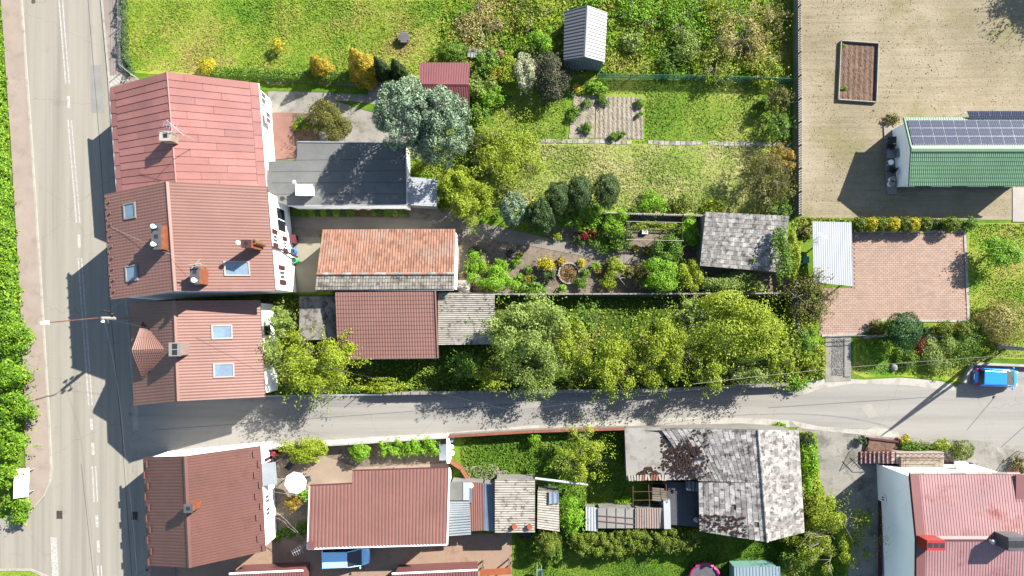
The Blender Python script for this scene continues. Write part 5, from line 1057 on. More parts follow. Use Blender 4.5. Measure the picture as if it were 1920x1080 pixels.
def screenmat():
    m, t, b = nodes('green_screen'); tr = N(t, 'ShaderNodeBsdfTransparent'); mx = N(t, 'ShaderNodeMixShader'); mx.inputs[0].default_value = .45; b.inputs['Base Color'].default_value = (.03, .16, .1, 1); o = t.nodes['Material Output']
    t.links.new(tr.outputs[0], mx.inputs[1]); t.links.new(b.outputs[0], mx.inputs[2]); t.links.new(mx.outputs[0], o.inputs[0]); return m
meshfence('mesh_fence', 'green screened wire fence between the meadow and the mown lawn', [(1120, 148), (1300, 150), (1478, 156)], 1.3, 3.2, m_grnf, screenmat())
meshfence('mesh_fence', 'wire mesh fence on the pavement edge of the big lawn', [(236, -40), (238, 130), (262, 150)], 1.4, 2.4, m_zinc)
t = meshfence('mesh_fence', 'lattice fence between the long plot and the side road by the house corner', [(505, 741), (720, 738)], 1.3, 2.2, m_zinc, None, 9)
# brick-capped garden wall at the long plot road side
t = thing('garden_wall', 'low grey garden wall along the side road under the plot trees', 'wall', G(960, 733))
for a, b in (((722, 736), (960, 733)), ((960, 733), (1200, 731)), ((1200, 731), (1472, 719))):
    a, b = G(*a), G(*b); c = (a+b)/2; d = b-a; an_ = math.atan2(d.y, d.x); MB().box((c.x, c.y, .45), (d.length, .2, .9), an_).build('wall_body', m_grey, t)
    for i in range(int(d.length/.8)): p = a.lerp(b, (i+.5)/int(d.length/.8)); MB().box((p.x, p.y, .94), (.76, .28, .07), an_).build('coping_stone', m_conc, t)
t = thing('garden_wall', 'white-topped wall between the flower garden and the long plot', 'wall', G(1150, 552))
for a, b in (((860, 553), (1240, 552)), ((1240, 552), (1484, 551)), ((1484, 551), (1486, 625))):
    a, b = G(*a), G(*b); c = (a+b)/2; d = b-a; an_ = math.atan2(d.y, d.x); MB().box((c.x, c.y, .7), (d.length, .1, 1.4), an_).build('wall_body', m_grey, t)
    for i in range(int(d.length/.8)): p = a.lerp(b, (i+.5)/int(d.length/.8)); MB().box((p.x, p.y, 1.43), (.78, .13, .06), an_).build('coping_stone', m_conc, t)
def wall(label, pts, h, w_, mat, cap, capname='coping'):
    P = [G(*p) for p in pts]; t = thing('garden_wall', label, 'wall', P[0])
    for a, b in zip(P[:-1], P[1:]):
        c = (a+b)/2; d = b-a; an_ = math.atan2(d.y, d.x); MB().box((c.x, c.y, h/2), (d.length, w_, h), an_).build('wall_body', mat, t); MB().box((c.x, c.y, h+.03), (d.length+.04, w_+.06, .06), an_).build(capname, cap, t)
    return t
wall('white wall along the side road in front of the yard with the parasol', [(490, 838), (660, 828), (842, 816)], 1.2, .12, m_white, m_pale)
wall('brick-red capped wall along the side road by the small lawn', [(846, 814), (1000, 805), (1168, 800)], 1.2, .2, m_grey, M('red_coping', A(190, 120, 96), .2, 2, 10, .9, .2))
wall('short white wall separating the yard from the small lawn', [(843, 818), (844, 862)], 1.5, .2, m_white, m_whitew)
wall('low pale wall around the blue car parking bay', [(1802, 716), (1818, 681), (1920, 685), (2100, 690)], .5, .18, m_pale, m_kerb)
wall('low edging wall between the garden shrubs and the paver driveway', [(1615, 633), (1660, 628), (1830, 634), (1850, 640)], .4, .15, m_grey, m_conc)
wall('red-brick low wall at the corner of the workshop and the lawn', [(845, 862), (866, 876), (880, 898)], .8, .2, m_brick, M('brick_coping', A(214, 140, 112), .2, 2, 10, .9, .2))
t = thing('gate', 'dark sliding gate on the edge of the paver driveway', 'gate', G(1610, 630)); a, b = G(1545, 631), G(1640, 628); d = b-a
for z in (.2, .7, 1.15): MB().tube([a+Vector((0, 0, z)), b+Vector((0, 0, z))], .03, 6).build('rail', m_dark, t)
for i in range(20): p = a.lerp(b, i/19); MB().tube([p+Vector((0, 0, .15)), p+Vector((0, 0, 1.2))], .015, 4).build('bar', m_dark, t)
t = thing('gate', 'rusty mesh gate by the road at the right edge under the red-roofed house corner', 'gate', G(1885, 870)); a, b = G(1884, 880), G(1906, 846)
MB().tube([a, a+Vector((0, 0, 1.4)), b+Vector((0, 0, 1.4)), b], .035, 6).build('frame', m_rust, t)
for i in range(14): p = a.lerp(b, i/13); MB().tube([p, p+Vector((0, 0, 1.4))], .012, 4).build('bar', m_rust, t)
t = thing('iron_gate', 'iron side gate of the outside steps at the raised soil bed', 'gate', G(1612, 845)); a, b = G(1600, 862), G(1618, 826)
MB().tube([a, a+Vector((0, 0, 1.2)), b+Vector((0, 0, 1.2)), b], .03, 6).build('frame', m_rust, t)
for i in range(10): p = a.lerp(b, i/9); MB().tube([p, p+Vector((0, 0, 1.2))], .012, 4).build('bar', m_rust, t)

# ---------------------------------------------------------------- small things
t = thing('raised_bed_frame', 'white timber frame around the brown soil bed in the sandy field', 'bed frame', G(1607, 135)); Q = GP([(1575, 78), (1645, 83), (1641, 193), (1570, 188)])
for i in range(4): a, b = Q[i], Q[(i+1) % 4]; c = (a+b)/2; d = b-a; MB().box((c.x, c.y, .16), (d.length+.04, .07, .3), math.atan2(d.y, d.x)).build('board', m_kerb, t)
c = G(757, 70, .5); t = thing('well_cover', 'round grey plank well cover on the big lawn', 'well', (c.x, c.y, .02)); MB().cyl((c.x, c.y, .02), .5, .5, 20).build('ring', m_concd, t)
for i in range(5):
    y0 = -.5+i*.2; hw_ = math.sqrt(max(.05, .55**2-max(abs(y0), abs(y0+.2))**2)); mb = MB(); mb.box((c.x, c.y+y0+.1, .55), (2*hw_+.1, .18, .05), 0); mb.build('plank', M('grey_plank', A(150, 144, 140), .2, 2, 12, .85, .15, rnd=.15), t)
c = G(552, 907, 2.5); t = thing('parasol', 'white octagonal parasol in the yard beside the white house', 'parasol', (c.x, c.y, 0)); MB().tube([(c.x, c.y, 0), (c.x, c.y, 2.55)], .03, 6).build('pole', m_zinc, t); MB().cyl((c.x, c.y, .02), .3, .08).build('base', m_concd, t)
for i in range(8):
    a0, a1 = R(45*i+10), R(45*i+55); r_ = 1.02; p0 = Vector((c.x+r_*math.cos(a0), c.y+r_*math.sin(a0), 2.2)); p1 = Vector((c.x+r_*math.cos(a1), c.y+r_*math.sin(a1), 2.2)); tpv = Vector((c.x, c.y, 2.58))
    MB().add([tpv, p0, (p0+p1)/2+Vector((0, 0, -.02)), p1, tpv-Vector((0, 0, .02)), p0-Vector((0, 0, .02)), (p0+p1)/2-Vector((0, 0, .04)), p1-Vector((0, 0, .02))], [(0, 1, 2), (0, 2, 3), (4, 6, 5), (4, 7, 6), (1, 5, 6, 2), (2, 6, 7, 3)]).build('canopy_panel', m_whitew, t)
    MB().tube([tpv-Vector((0, 0, .04)), p0-Vector((0, 0, .03))], .012, 4).build('rib', m_zinc, t)
def chair(name, label, px, py, rz, mat, z=0, group=None, s=.5):
    c = G(px, py, .5+z); t = thing(name, label, 'chair', (c.x, c.y, z), rz, group)
    MB().box((0, 0, .43), (s, s, .06)).build('seat', mat, t, False, True); MB().box((-s/2, 0, .72), (.05, s, .5)).build('backrest', mat, t, False, True)
    for x in (-1, 1):
        for y in (-1, 1): MB().tube([(x*s*.42, y*s*.42, 0), (x*s*.42, y*s*.42, .42)], .02, 5).build('leg', mat, t, False, True)
        MB().box((0, x*s*.5, .62), (s, .05, .04)).build('armrest', mat, t, False, True)
    return t
def table(label, px, py, w_, d_, h, mat, rz=0, z=0, round_=False):
    c = G(px, py, h+z); t = thing('garden_table', label, 'table', (c.x, c.y, z), rz)
    (MB().cyl((0, 0, h-.04), w_/2, .04, 20) if round_ else MB().box((0, 0, h-.02), (w_, d_, .04))).build('table_top', mat, t, False, True)
    for x in (-1, 1):
        for y in (-1, 1): MB().tube([(x*w_*.3, y*d_*.3, 0), (x*w_*.34, y*d_*.34, h-.04)], .025, 5).build('leg', mat, t, False, True)
    return t
table('black garden table at the end of the white bungalow terrace', 1673, 262, .75, .6, .72, m_black, 0, .12)
chair('garden_chair', 'black garden chair with a white cushion on the bungalow terrace', 1669, 275, 2.8, m_black, .12)
chair('garden_chair', 'wide pale grey lounge chair on the bungalow terrace', 1672, 288, 3.1, m_gsheet, .12, None, .8)
chair('garden_chair', 'black garden chair in the middle of the bungalow terrace', 1673, 318, 2.6, m_black, .12)
table('round white table beside the pale grey lounge chair', 1671, 304, .5, .5, .5, m_whitew, 0, .12, True)
for x, y, l in ((1674, 336, 'white lidded tub nearer the black chair on the bungalow terrace'), (1672, 344, 'white lidded tub at the lower corner of the bungalow terrace')):
    c = G(x, y, .5); t = thing('lidded_tub', l, 'tub', (c.x, c.y, .12)); MB().cyl((c.x, c.y, .12), .24, .4, 16, .26).build('tub', m_whitew, t); MB().cyl((c.x, c.y, .52), .28, .05, 16).build('lid', m_pavew, t)
chair('garden_chair', 'dark garden chair in the yard above the parasol', 543, 873, 1.0, m_dark)
chair('garden_chair', 'dark folding chair in the sun right of the parasol', 577, 898, .2, m_dark)
table('white enamel table against the short white wall', 832, 848, .85, 1.5, .8, m_whitew, .02)
for i, (x, y) in enumerate(((846, 826), (847, 838), (848, 850))): c = G(x, y, .4); tag(MB().cyl((c.x, c.y, .02), .17, .34, 14, .2).build('white_bucket', m_whitew), 'white bucket in the line along the short white wall', 'bucket', 'buckets along the short wall')
c = G(848, 820, .5); tag(MB().cyl((c.x, c.y, .02), .26, .7, 16, .28).build('water_barrel', M('green_barrel', (.05, .13, .1), .1, 2, 8, .5, 0)), 'dark green barrel at the corner of the red-capped wall', 'barrel')
c = G(513, 852, .9); t = thing('pink_tub', 'bright pink round tub by the white house corner', 'tub', (c.x, c.y, .02)); MB().cyl((c.x, c.y, .02), .2, .85, 14, .26).build('tub', M('pink_plastic', A(236, 50, 110), .05, 2, 8, .4, 0), t); MB().cyl((c.x, c.y, .87), .28, .05, 14).build('lid', M('pink_plastic', A(236, 50, 110)), t)
for x, y, colr, l in ((548, 471, (.02, .12, .5), 'blue water barrel at the foot of the white house wall'), (551, 488, (.03, .3, .1), 'green watering tub under the brown downpipe')):
    c = G(x, y, .8); t = thing('rain_barrel', l, 'barrel', (c.x, c.y, .02)); MB().cyl((c.x, c.y, .02), .26, .8, 16, .28).build('barrel', M('plastic_'+l[:4], colr, .05, 2, 8, .4, 0), t); MB().cyl((c.x, c.y, .81), .22, .02, 16).build('water', m_dglass, t)
c = G(547, 448, .9); t = thing('wood_box', 'dark red storage box by the white house wall above the blue barrel', 'box', (c.x, c.y, .02)); MB().box((c.x, c.y, .42), (.6, .75, .8)).build('box', m_plinth, t); MB().box((c.x, c.y, .85), (.66, .8, .05)).build('lid', m_plinth, t)
t = thing('garden_bench', 'slatted wooden bench beside the white gable of the orange roof', 'bench', (*G(866, 521).xy, 0))
for i in range(6): c = G(866, 513+i*3, .5); MB().box((c.x, c.y, .48), (.5, .1, .04)).build('slat', m_shut, t)
for dx in (-.2, .2):
    for dy in (-.3, .3): c = G(866, 520.5); MB().box((c.x+dx, c.y+dy, .23), (.05, .05, .46)).build('leg', m_shut, t)
c = G(870, 537, .4); t = table('weathered white slab table below the slatted bench', 870, 537, 1.1, 1.2, .6, m_pale)
c = G(955, 475, .3); tag(MB().tube([(c.x+.27*math.cos(a), c.y+.27*math.sin(a), .14) for a in np.linspace(0, 6.29, 18)], .1, 8, False).build('discarded_tyre', m_tyre, None, True), 'old black tyre lying on the path beside the flower garden', 'tyre')
c = G(1210, 434, .5); t = thing('garden_crate', 'white crate under the vine pergola', 'crate', (c.x, c.y, .03))
for dx, dy, sx, sy in ((0, .18, .5, .03), (0, -.18, .5, .03), (.24, 0, .03, .36), (-.24, 0, .03, .36)): MB().box((c.x+dx, c.y+dy, .2), (sx, sy, .34)).build('board', m_whitew, t)
MB().box((c.x, c.y, .1), (.46, .34, .02)).build('bottom', m_whitew, t)
t = thing('pergola', 'white pipe pergola with a vine below the openwork fence', 'pergola', G(1220, 430))
for y in (415, 449): MB().tube([G(1174, y, 2.2), G(1282, y+2.5, 2.2)], .03, 6).build('beam', m_kerb, t)
for x in (1176, 1228, 1280):
    MB().tube([G(x, 415, 2.24), G(x, 451, 2.24)], .012, 5).build('cross_bar', m_wood, t)
    for y in (416, 450): p = G(x, y, 2.2); MB().tube([(p.x, p.y, 0), p], .03, 6).build('post', m_wood, t)
c = G(1067, 512, .3); t = thing('round_flower_bed', 'ring-shaped stone flower bed in the middle of the garden', 'flower bed', (c.x, c.y, .02))
for i in range(26): a = 2*math.pi*i/26; MB().box((c.x+.95*math.cos(a), c.y+.95*math.sin(a), .13), (.13, .2, .24), a).build('edge_stone', m_kerb, t)
MB().cyl((c.x, c.y, .02), .9, .1, 24).build('soil', m_bsoil, t)
V, F = leafquads(np.stack([c.x+RNG.normal(size=500)*.4, c.y+RNG.normal(size=500)*.4, .12+RNG.uniform(0, .25, 500)], 1), RNG.normal(size=(500, 3))+np.array([0, 0, 1]), .12, RNG); tag(link('flowers', npmesh('flowers', V, F), leafmat('leaf_flower', srgb(120, 130, 60), srgb(190, 90, 80), srgb(200, 180, 120)), t), kind='stuff')
t = thing('stake_tepee', 'four-legged white plant stake tepee in the flower garden', 'stake', G(1162, 522))
p = G(1162, 522, 2.0)
for q in ((1148, 540), (1176, 540), (1150, 512), (1178, 518)): MB().tube([G(*q), p], .022, 5).build('stake', m_kerb, t)
t = thing('trampoline', 'round trampoline with a magenta rim at the lower picture edge', 'trampoline', G(1320, 1082)); c = G(1321, 1084, .7)
MB().tube([(c.x+1.35*math.cos(a), c.y+1.35*math.sin(a), .72) for a in np.linspace(0, 2*math.pi, 33)], .16, 8, False).build('rim_pad', M('magenta_pad', A(222, 70, 150), .06, 1, 8, .5, .02), t, True); MB().cyl((c.x, c.y, .68), 1.28, .02, 32).build('mat', M('mat_black', (.05, .05, .055), .2, 3, 20, .8, .05), t)
for i in range(6): a = i*math.pi/3; MB().tube([(c.x+1.35*math.cos(a), c.y+1.35*math.sin(a), 0), (c.x+1.35*math.cos(a), c.y+1.35*math.sin(a), .7)], .03, 5).build('leg', m_zinc, t)
c = G(1011, 1075, .6); t = thing('toy_slide', 'pale green toy slide on the bottom lawn', 'slide', (c.x, c.y, .02)); MB().hexa([(c.x-.22, c.y-1.2, .02), (c.x+.22, c.y-1.2, .02), (c.x+.22, c.y+.5, .9), (c.x-.22, c.y+.5, .9)], [(c.x-.22, c.y-1.2, .1), (c.x+.22, c.y-1.2, .1), (c.x+.22, c.y+.5, .98), (c.x-.22, c.y+.5, .98)]).build('chute', M('pale_green_plastic', A(206, 236, 196)), t)
for s in (-1, 1): MB().hexa([(c.x+s*.25-.03, c.y-1.2, .02), (c.x+s*.25+.03, c.y-1.2, .02), (c.x+s*.25+.03, c.y+.5, .9), (c.x+s*.25-.03, c.y+.5, .9)], [(c.x+s*.25-.03, c.y-1.2, .25), (c.x+s*.25+.03, c.y-1.2, .25), (c.x+s*.25+.03, c.y+.5, 1.15), (c.x+s*.25-.03, c.y+.5, 1.15)]).build('side_rail', M('pale_green_plastic', A(206, 236, 196)), t); MB().tube([(c.x+s*.2, c.y+.55, 0), (c.x+s*.2, c.y+.5, .95)], .03, 5).build('leg', m_zinc, t)
for x, l in ((1187, 'wooden post of the swing nearer the slide, bottom lawn'), (1232, 'wooden post of the swing nearer the trampoline, bottom lawn')): p = G(x, 1078); t = thing('swing_post', l, 'post', p); MB().tube([p+Vector((-.2, -.1, 0)), p+Vector((0, .2, 1.9))], .05, 6).tube([p+Vector((.25, -.1, 0)), p+Vector((0, .2, 1.9))], .05, 6).build('frame', m_shut, t)
# junk under the beige shed
for i, (x, cc, l) in enumerate(((979, A(150, 90, 80), 'reddish crate below the beige shed edge'), (990, A(90, 104, 140), 'bluish crate below the beige shed edge'), (1004, A(200, 190, 60), 'yellow crate below the beige shed edge'))):
    c = G(x, 1004, .5); t = thing('plastic_crate', l, 'crate', (c.x, c.y, .02)); m_ = M('crate_'+l[:4], cc, .08, 2, 8, .6, .05)
    for dx, dy, sx, sy in ((0, .24, .5, .03), (0, -.24, .5, .03), (.24, 0, .03, .46), (-.24, 0, .03, .46)): MB().box((c.x+dx, c.y+dy, .25), (sx, sy, .44)).build('side', m_, t)
    MB().box((c.x, c.y, .3), (.46, .46, .02)).build('contents', m_, t)
# advertising board in the hedge at the corner
t = thing('notice_board', 'blank white notice board standing in the roadside hedge', 'board', G(48, 912)); a, b = G(34, 882, 2.3), G(32, 936, 2.3)
MB().hexa([(a.x-.5, a.y, 2.0), (b.x-.5, b.y, 2.0), (b.x+.2, b.y, 1.2), (a.x+.2, a.y, 1.2)], [(a.x-.5, a.y, 2.08), (b.x-.5, b.y, 2.08), (b.x+.28, b.y, 1.28), (a.x+.28, a.y, 1.28)]).build('panel', m_whitew, t)
for y in (a.y-.3, b.y+.3): MB().tube([(a.x-.1, y, 0), (a.x-.1, y, 1.6)], .05, 6).build('post', m_zinc, t)
MB().cyl((a.x+.02, a.y-.5, 1.66), .1, .02, 10).build('red_mark', m_tail, t)
# drains and manholes
m_iron = M('cast_iron', A(120, 100, 92), .2, 3, 15, .8, .2)
def grate(label, px, py, par):
    p = G(px, py); t = thing('drain_grate', label, 'drain', (p.x, p.y, .02)); MB().box((p.x, p.y, .026), (.5, .75, .012)).build('pit', m_black, t)
    for i in range(6): MB().box((p.x, p.y-.33+i*.13, .036), (.5, .07, .012)).build('bar', m_iron, t)
    for s in (-1, 1): MB().box((p.x+s*.24, p.y, .037), (.06, .78, .014)).build('frame', m_iron, t)
    MB().box((p.x, p.y, .037), (.05, .7, .015)).build('frame', m_iron, t)
grate('sunlit iron drain grate at the mouth of the street across the main road', 112, 965, None); grate('shaded iron drain grate at the kerb of the maroon-roofed house', 253, 967, None)
def manhole(label, px, py, z, r=.3):
    p = G(px, py); t = thing('manhole_cover', label, 'manhole', (p.x, p.y, z)); MB().cyl((p.x, p.y, z), r, .012, 18).build('cover', m_iron, t); MB().cyl((p.x, p.y, z+.012), r*.25, .008, 8).build('boss', m_dark, t)
manhole('small round manhole cover in the pinkish pavement below the street lamp', 73, 762, .12, .14); manhole('round manhole cover on the main road at the upper picture edge', 63, 3, .02, .2); manhole('small shaded manhole cover by the maroon-roofed house corner', 277, 1068, .12, .12)
c = G(1677, 689, .2); tag(MB().lump((c.x, c.y, .15), (.36, .36, .24), 9, 6, .14).build('boulder', m_conc, None, True), 'pale boulder on the verge below the round conifer', 'boulder')
c = G(937, 101, .3); tag(MB().lump((c.x, c.y, .3), (.42, .4, .4), 9, 6, .2).build('tree_stump', M('stump_wood', A(190, 140, 116), .2, 2, 10, .9, .3)), 'pinkish cut stump in the rank grass above the red shed', 'stump')
t = thing('plank_pile', 'pile of pale grey boards beside the clipped shrub above the red shed', 'plank pile', G(905, 100))
for i in range(8): c = G(880+i*6, 96+i*1.2, .4); MB().box((c.x, c.y, .25+.03*(i % 3)), (.24, 1.0-.03*i, .1), -.15).build('board', m_kerb if i % 2 else m_gsheet, t)
c = G(1511, 487, .8); t = thing('compost_bin', 'dark green square compost bin in the gap beside the white canopy', 'bin', (c.x, c.y, .02)); MB().box((c.x, c.y, .4), (.6, .6, .8), 0, .9).build('bin', M('bin_green', (.03, .16, .13), .1, 2, 8, .5, .02), t); MB().box((c.x, c.y, .82), (.6, .6, .05)).build('lid', M('bin_green2', (.05, .24, .19), .1, 2, 8, .5, .02), t)
# ---------------------------------------------------------------- trees, shrubs, hedges
def T(label, px, py, r, h, mat, style='lobe', ry=None, leaf=.26, dens=2.0, name='leafy_tree', **k): return plant(name, label, 'tree', px, py, r, ry or r, h, mat, style, leaf, dens, **k)
def B(label, px, py, r, h, mat, style='lobe', ry=None, leaf=.17, dens=2.4, name='garden_shrub', z0=.04, group=None, **k): return plant(name, label, 'shrub', px, py, r, ry or r, h, mat, style, leaf, dens, z0=z0, group=group, limbs=False, **k)
def C(label, px, py, r, h, mat, leaf=.2, dens=3.2, name='conifer', ry=None, group=None, **k): return plant(name, label, 'tree', px, py, r, ry or r, h, mat, 'cone', leaf, dens, base=True, z0=.08, group=group, **k)
# roadside hedge along the main road
hedge('roadside_hedge', 'dense bright hedge along the pavement of the main road', [(-26, -40), (-6, 270), (14, 540), (22, 620)], 2.6, 1.6, L_roadhedge, .24, 2.0, rag=.2)
for x, y, r, h, l in ((22, 640, 30, 2.6, 'bright hedge shrub opposite the street lamp, uppermost of the lush ones'), (30, 705, 32, 3.0, 'lush bright shrub leaning over the pavement above the small manhole'), (32, 770, 33, 3.0, 'wide lush shrub beside the small manhole on the pavement'), (26, 830, 32, 2.8, 'lush shrub just above the notice board'), (14, 890, 26, 2.6, 'yellow-green shrub behind the notice board'), (30, 952, 28, 1.8, 'low shrub at the street corner below the notice board')):
    B(l, x, y, r, h, L_roadhedge, 'lobe', leaf=.3, dens=2.2, name='roadside_shrub')
B('dark filling shrub behind the lush roadside shrubs at the picture edge', -12, 760, 30, 2.6, L_mid, 'lobe', 90, .3, 1.8, name='roadside_shrub')
# big lawn
hedge('clipped_hedge', 'low clipped hedge between the big lawn and the concrete drive', [(395, 138), (560, 146), (700, 148)], .95, .8, L_mid, .16, 3.2, rag=.08)
hedge('clipped_hedge', 'thin ivy-grown hedge on the pavement fence of the big lawn', [(234, -40), (238, 100), (250, 142)], .5, .9, L_dark, .16, 2.5, rag=.3)
B('small round yellow shrub at the hedge end beside the red seamed roof', 389, 124, 15, 1.3, L_yel, 'ball', leaf=.16)
B('tiny lime sapling alone on the big lawn', 520, 84, 12, 1.4, L_yel, 'loose', leaf=.16, dens=1.2)
C('golden conifer standing alone on the clipped hedge', 606, 134, 21, 3.6, L_gold, .2, 3.4)
C('tallest golden conifer beside the two dark thujas', 688, 140, 29, 6.0, L_gold, .22, 3.2)
C('dark slim thuja next to the tallest golden conifer', 722, 142, 16, 4.6, L_thujad, .16, 4)
C('dark slim thuja nearest the silvery conifer', 750, 140, 15, 3.9, L_thujad, .16, 4)
B('clipped ivy-green shrub block above the red garden shed', 847, 99, 28, 1.7, L_mid, 'ball', 19, .16, 3)
# spruce and neighbours
plant('silvery_conifer', 'broad silvery blue conifer, drive-side half of the merged pair by the flat roof', 'tree', 762, 222, 58, 72, 10, L_spruce, 'bumpy', .24, 3.4, trunk=m_bark, cz=.55, z0=.8)
plant('silvery_conifer', 'broad silvery blue conifer, red-shed half of the merged pair', 'tree', 830, 240, 60, 74, 9.5, L_spruce, 'bumpy', .24, 3.4, trunk=m_bark, cz=.55, z0=.8)
T('round olive-green shrub tree above the grey bitumen roof', 616, 226, 36, 3.2, L_olive, 'lobe', 38, .18, 3.2, z0=.1)
B('small green perennial in the bed beside the olive shrub', 566, 228, 12, .6, L_mid); B('second green perennial at the left rim of the small bed', 556, 236, 8, .5, L_lime); B('little lime perennial low in the small bed', 574, 237, 8, .5, L_lime)
for x, y, r, m_, l in ((905, 160, 26, L_pale, 'pale climber overhanging the corner of the red garden shed'), (922, 178, 20, L_bright, 'bright broad-leaved sapling right of the red garden shed'), (898, 215, 20, L_mid, 'ivy-green shrub below the red garden shed corner'), (915, 118, 26, L_mid, 'dark tangled shrub behind the board pile'), (947, 130, 26, L_lime, 'lime shrub between the board pile and the white blossom'), (930, 140, 16, L_gold, 'small golden-leaved shrub behind the red garden shed')):
    B(l, x, y, r, 2.0, m_, 'lobe', leaf=.22, dens=2.0)
T('loose olive-lime tree left of the mown lawn', 948, 292, 74, 4.4, L_lime, 'loose', 66, .2, 1.5, trunk=m_bark)
B('olive undergrowth beside the loose olive-lime tree', 905, 262, 30, 2.2, L_pale, 'loose', 26, .2, 1.8)
T('white-blossoming shrub left of the dark purple-grey bush', 987, 130, 22, 2.6, L_white, 'lobe', 34, .18, 2.2, z0=.1)
T('big dark purple-grey bush below the grey metal shed', 1035, 140, 44, 3.0, L_lilac, 'lobe', 40, .18, 2.6, z0=.1)
T('bright green sapling left of the grey metal shed', 1017, 74, 22, 2.6, L_bright, 'lobe', 26, .2, 2.2, z0=.1)
B('bright shrub at the top corner of the ploughed bed', 1120, 160, 22, 1.0, L_bright, 'lobe', 12); B('lime seedling at the purple-grey bush foot beside the bed', 1080, 165, 8, .9, L_yel)
for x, y, r, l in ((1078, 207, 13, 'green perennial clump at the left of the pale bed'), (1072, 219, 9, 'smaller clump below it at the left edge of the pale bed'), (1099, 239, 11, 'upright green clump inside the pale bed'), (1101, 193, 8, 'small green clump at the top of the pale bed'), (1132, 188, 11, 'leafy plant on the first ploughed ridge'), (1150, 254, 8, 'small leafy plant at the lower rim of the ploughed ridges'), (1165, 252, 8, 'darker leafy plant at the lower rim of the ploughed ridges'), (1201, 192, 9, 'weedy plant at the upper right rim of the ploughed ridges'), (1199, 215, 6, 'weedy plant halfway down the right rim of the ploughed ridges'), (1430, 193, 10, 'dark green tuft on the mown lawn near the field fence')):
    B(l, x, y, r, .6, L_mid, leaf=.14)
# meadow shrubs
for x, y, r, h, m_, st, l in ((1187, 77, 20, 1.4, L_pale, 'loose', 'grey-green low bush in the meadow right of the metal shed'), (1285, 88, 34, 2.4, L_pale, 'lobe', 'pale-leaved small tree in the meadow'), (1345, 118, 40, 2.6, L_lime, 'loose', 'yellowish small tree above the green screen fence'), (1250, 120, 26, 1.2, L_mid, 'lobe', 'dark green weed mound near the green screen fence'), (1400, 60, 60, 3.4, L_dry, 'sparse', 'dry half-bare tree at the top near the field fence'), (1440, 130, 32, 2.4, L_lime, 'loose', 'bush where the green screen fence meets the field fence'), (1290, 30, 50, 1.6, L_bright, 'loose', 'big bright bramble mound at the upper picture edge'), (1200, 20, 40, 1.3, L_bright, 'loose', 'bright bramble mound right of the metal shed ridge'), (1350, 10, 36, 2.2, L_lime, 'loose', 'lime bush cut by the upper picture edge'), (900, 40, 50, .9, L_dry, 'loose', 'dry grass mound at the upper edge left of the metal shed'), (1000, 20, 40, 1.2, L_lime, 'loose', 'yellow-green mound at the upper edge beside the metal shed'), (1455, 30, 30, 2.4, L_olive, 'sparse', 'bare twiggy bush at the top of the field fence')):
    T(l, x, y, r, h*.72, m_, st, leaf=.22, dens=1.2 if st != 'sparse' else .8, trunk=m_barkg, z0=.1, name='wild_bush')
for y, r, m_, l in ((185, 22, L_olive, 'twiggy olive bush on the field fence below the green screen'), (235, 24, L_mid, 'green bush on the field fence level with the ploughed bed'), (300, 28, L_orange, 'reddish-brown bush on the field fence'), (350, 28, L_olive, 'olive bush on the field fence above the slate shed'), (390, 20, L_mid, 'green bush at the lower end of the field fence')):
    T(l, 1462, y, r, 2.6, m_, 'loose', leaf=.2, dens=1.4, trunk=m_barkg, z0=.1, name='wild_bush')
T('old half-bare tree with grey limbs over the dry lawn', 1425, 330, 62, 3.8, L_olive, 'sparse', 56, .16, .5, trunk=m_barkg, name='bare_tree')
# middle band between the flat roof and the slate shed
T('yellow-green broad tree right of the white lean-to', 855, 348, 34, 4.2, L_lime, 'lobe', 34, .2, 2.6, z0=.4)
T('bright lime tree leaning over the alley beside the flower garden', 888, 384, 38, 4.0, L_lime, 'lobe', 40, .2, 2.6, z0=.4)
T('blue-grey conifer at the edge of the shaded path', 962, 391, 27, 4.2, L_spruce, 'bumpy', 34, .18, 2.8, z0=.2, name='small_conifer')
T('dark conifer between the blue-grey one and the columnar conifers', 1014, 406, 29, 4.4, L_dark, 'bumpy', 36, .18, 3.0, z0=.2, name='small_conifer')
for x, y, l in ((1046, 372, 'dark columnar conifer nearest the dark conifer'), (1086, 362, 'tall dark columnar conifer in the middle of the three'), (1137, 358, 'wide dark rounded conifer standing apart on the dry lawn')):
    plant('columnar_conifer', l, 'tree', x, y, 23, 30, 3.8, L_dark, 'ball', .17, 3.0, z0=.3, group='columnar conifers on the lawn edge')
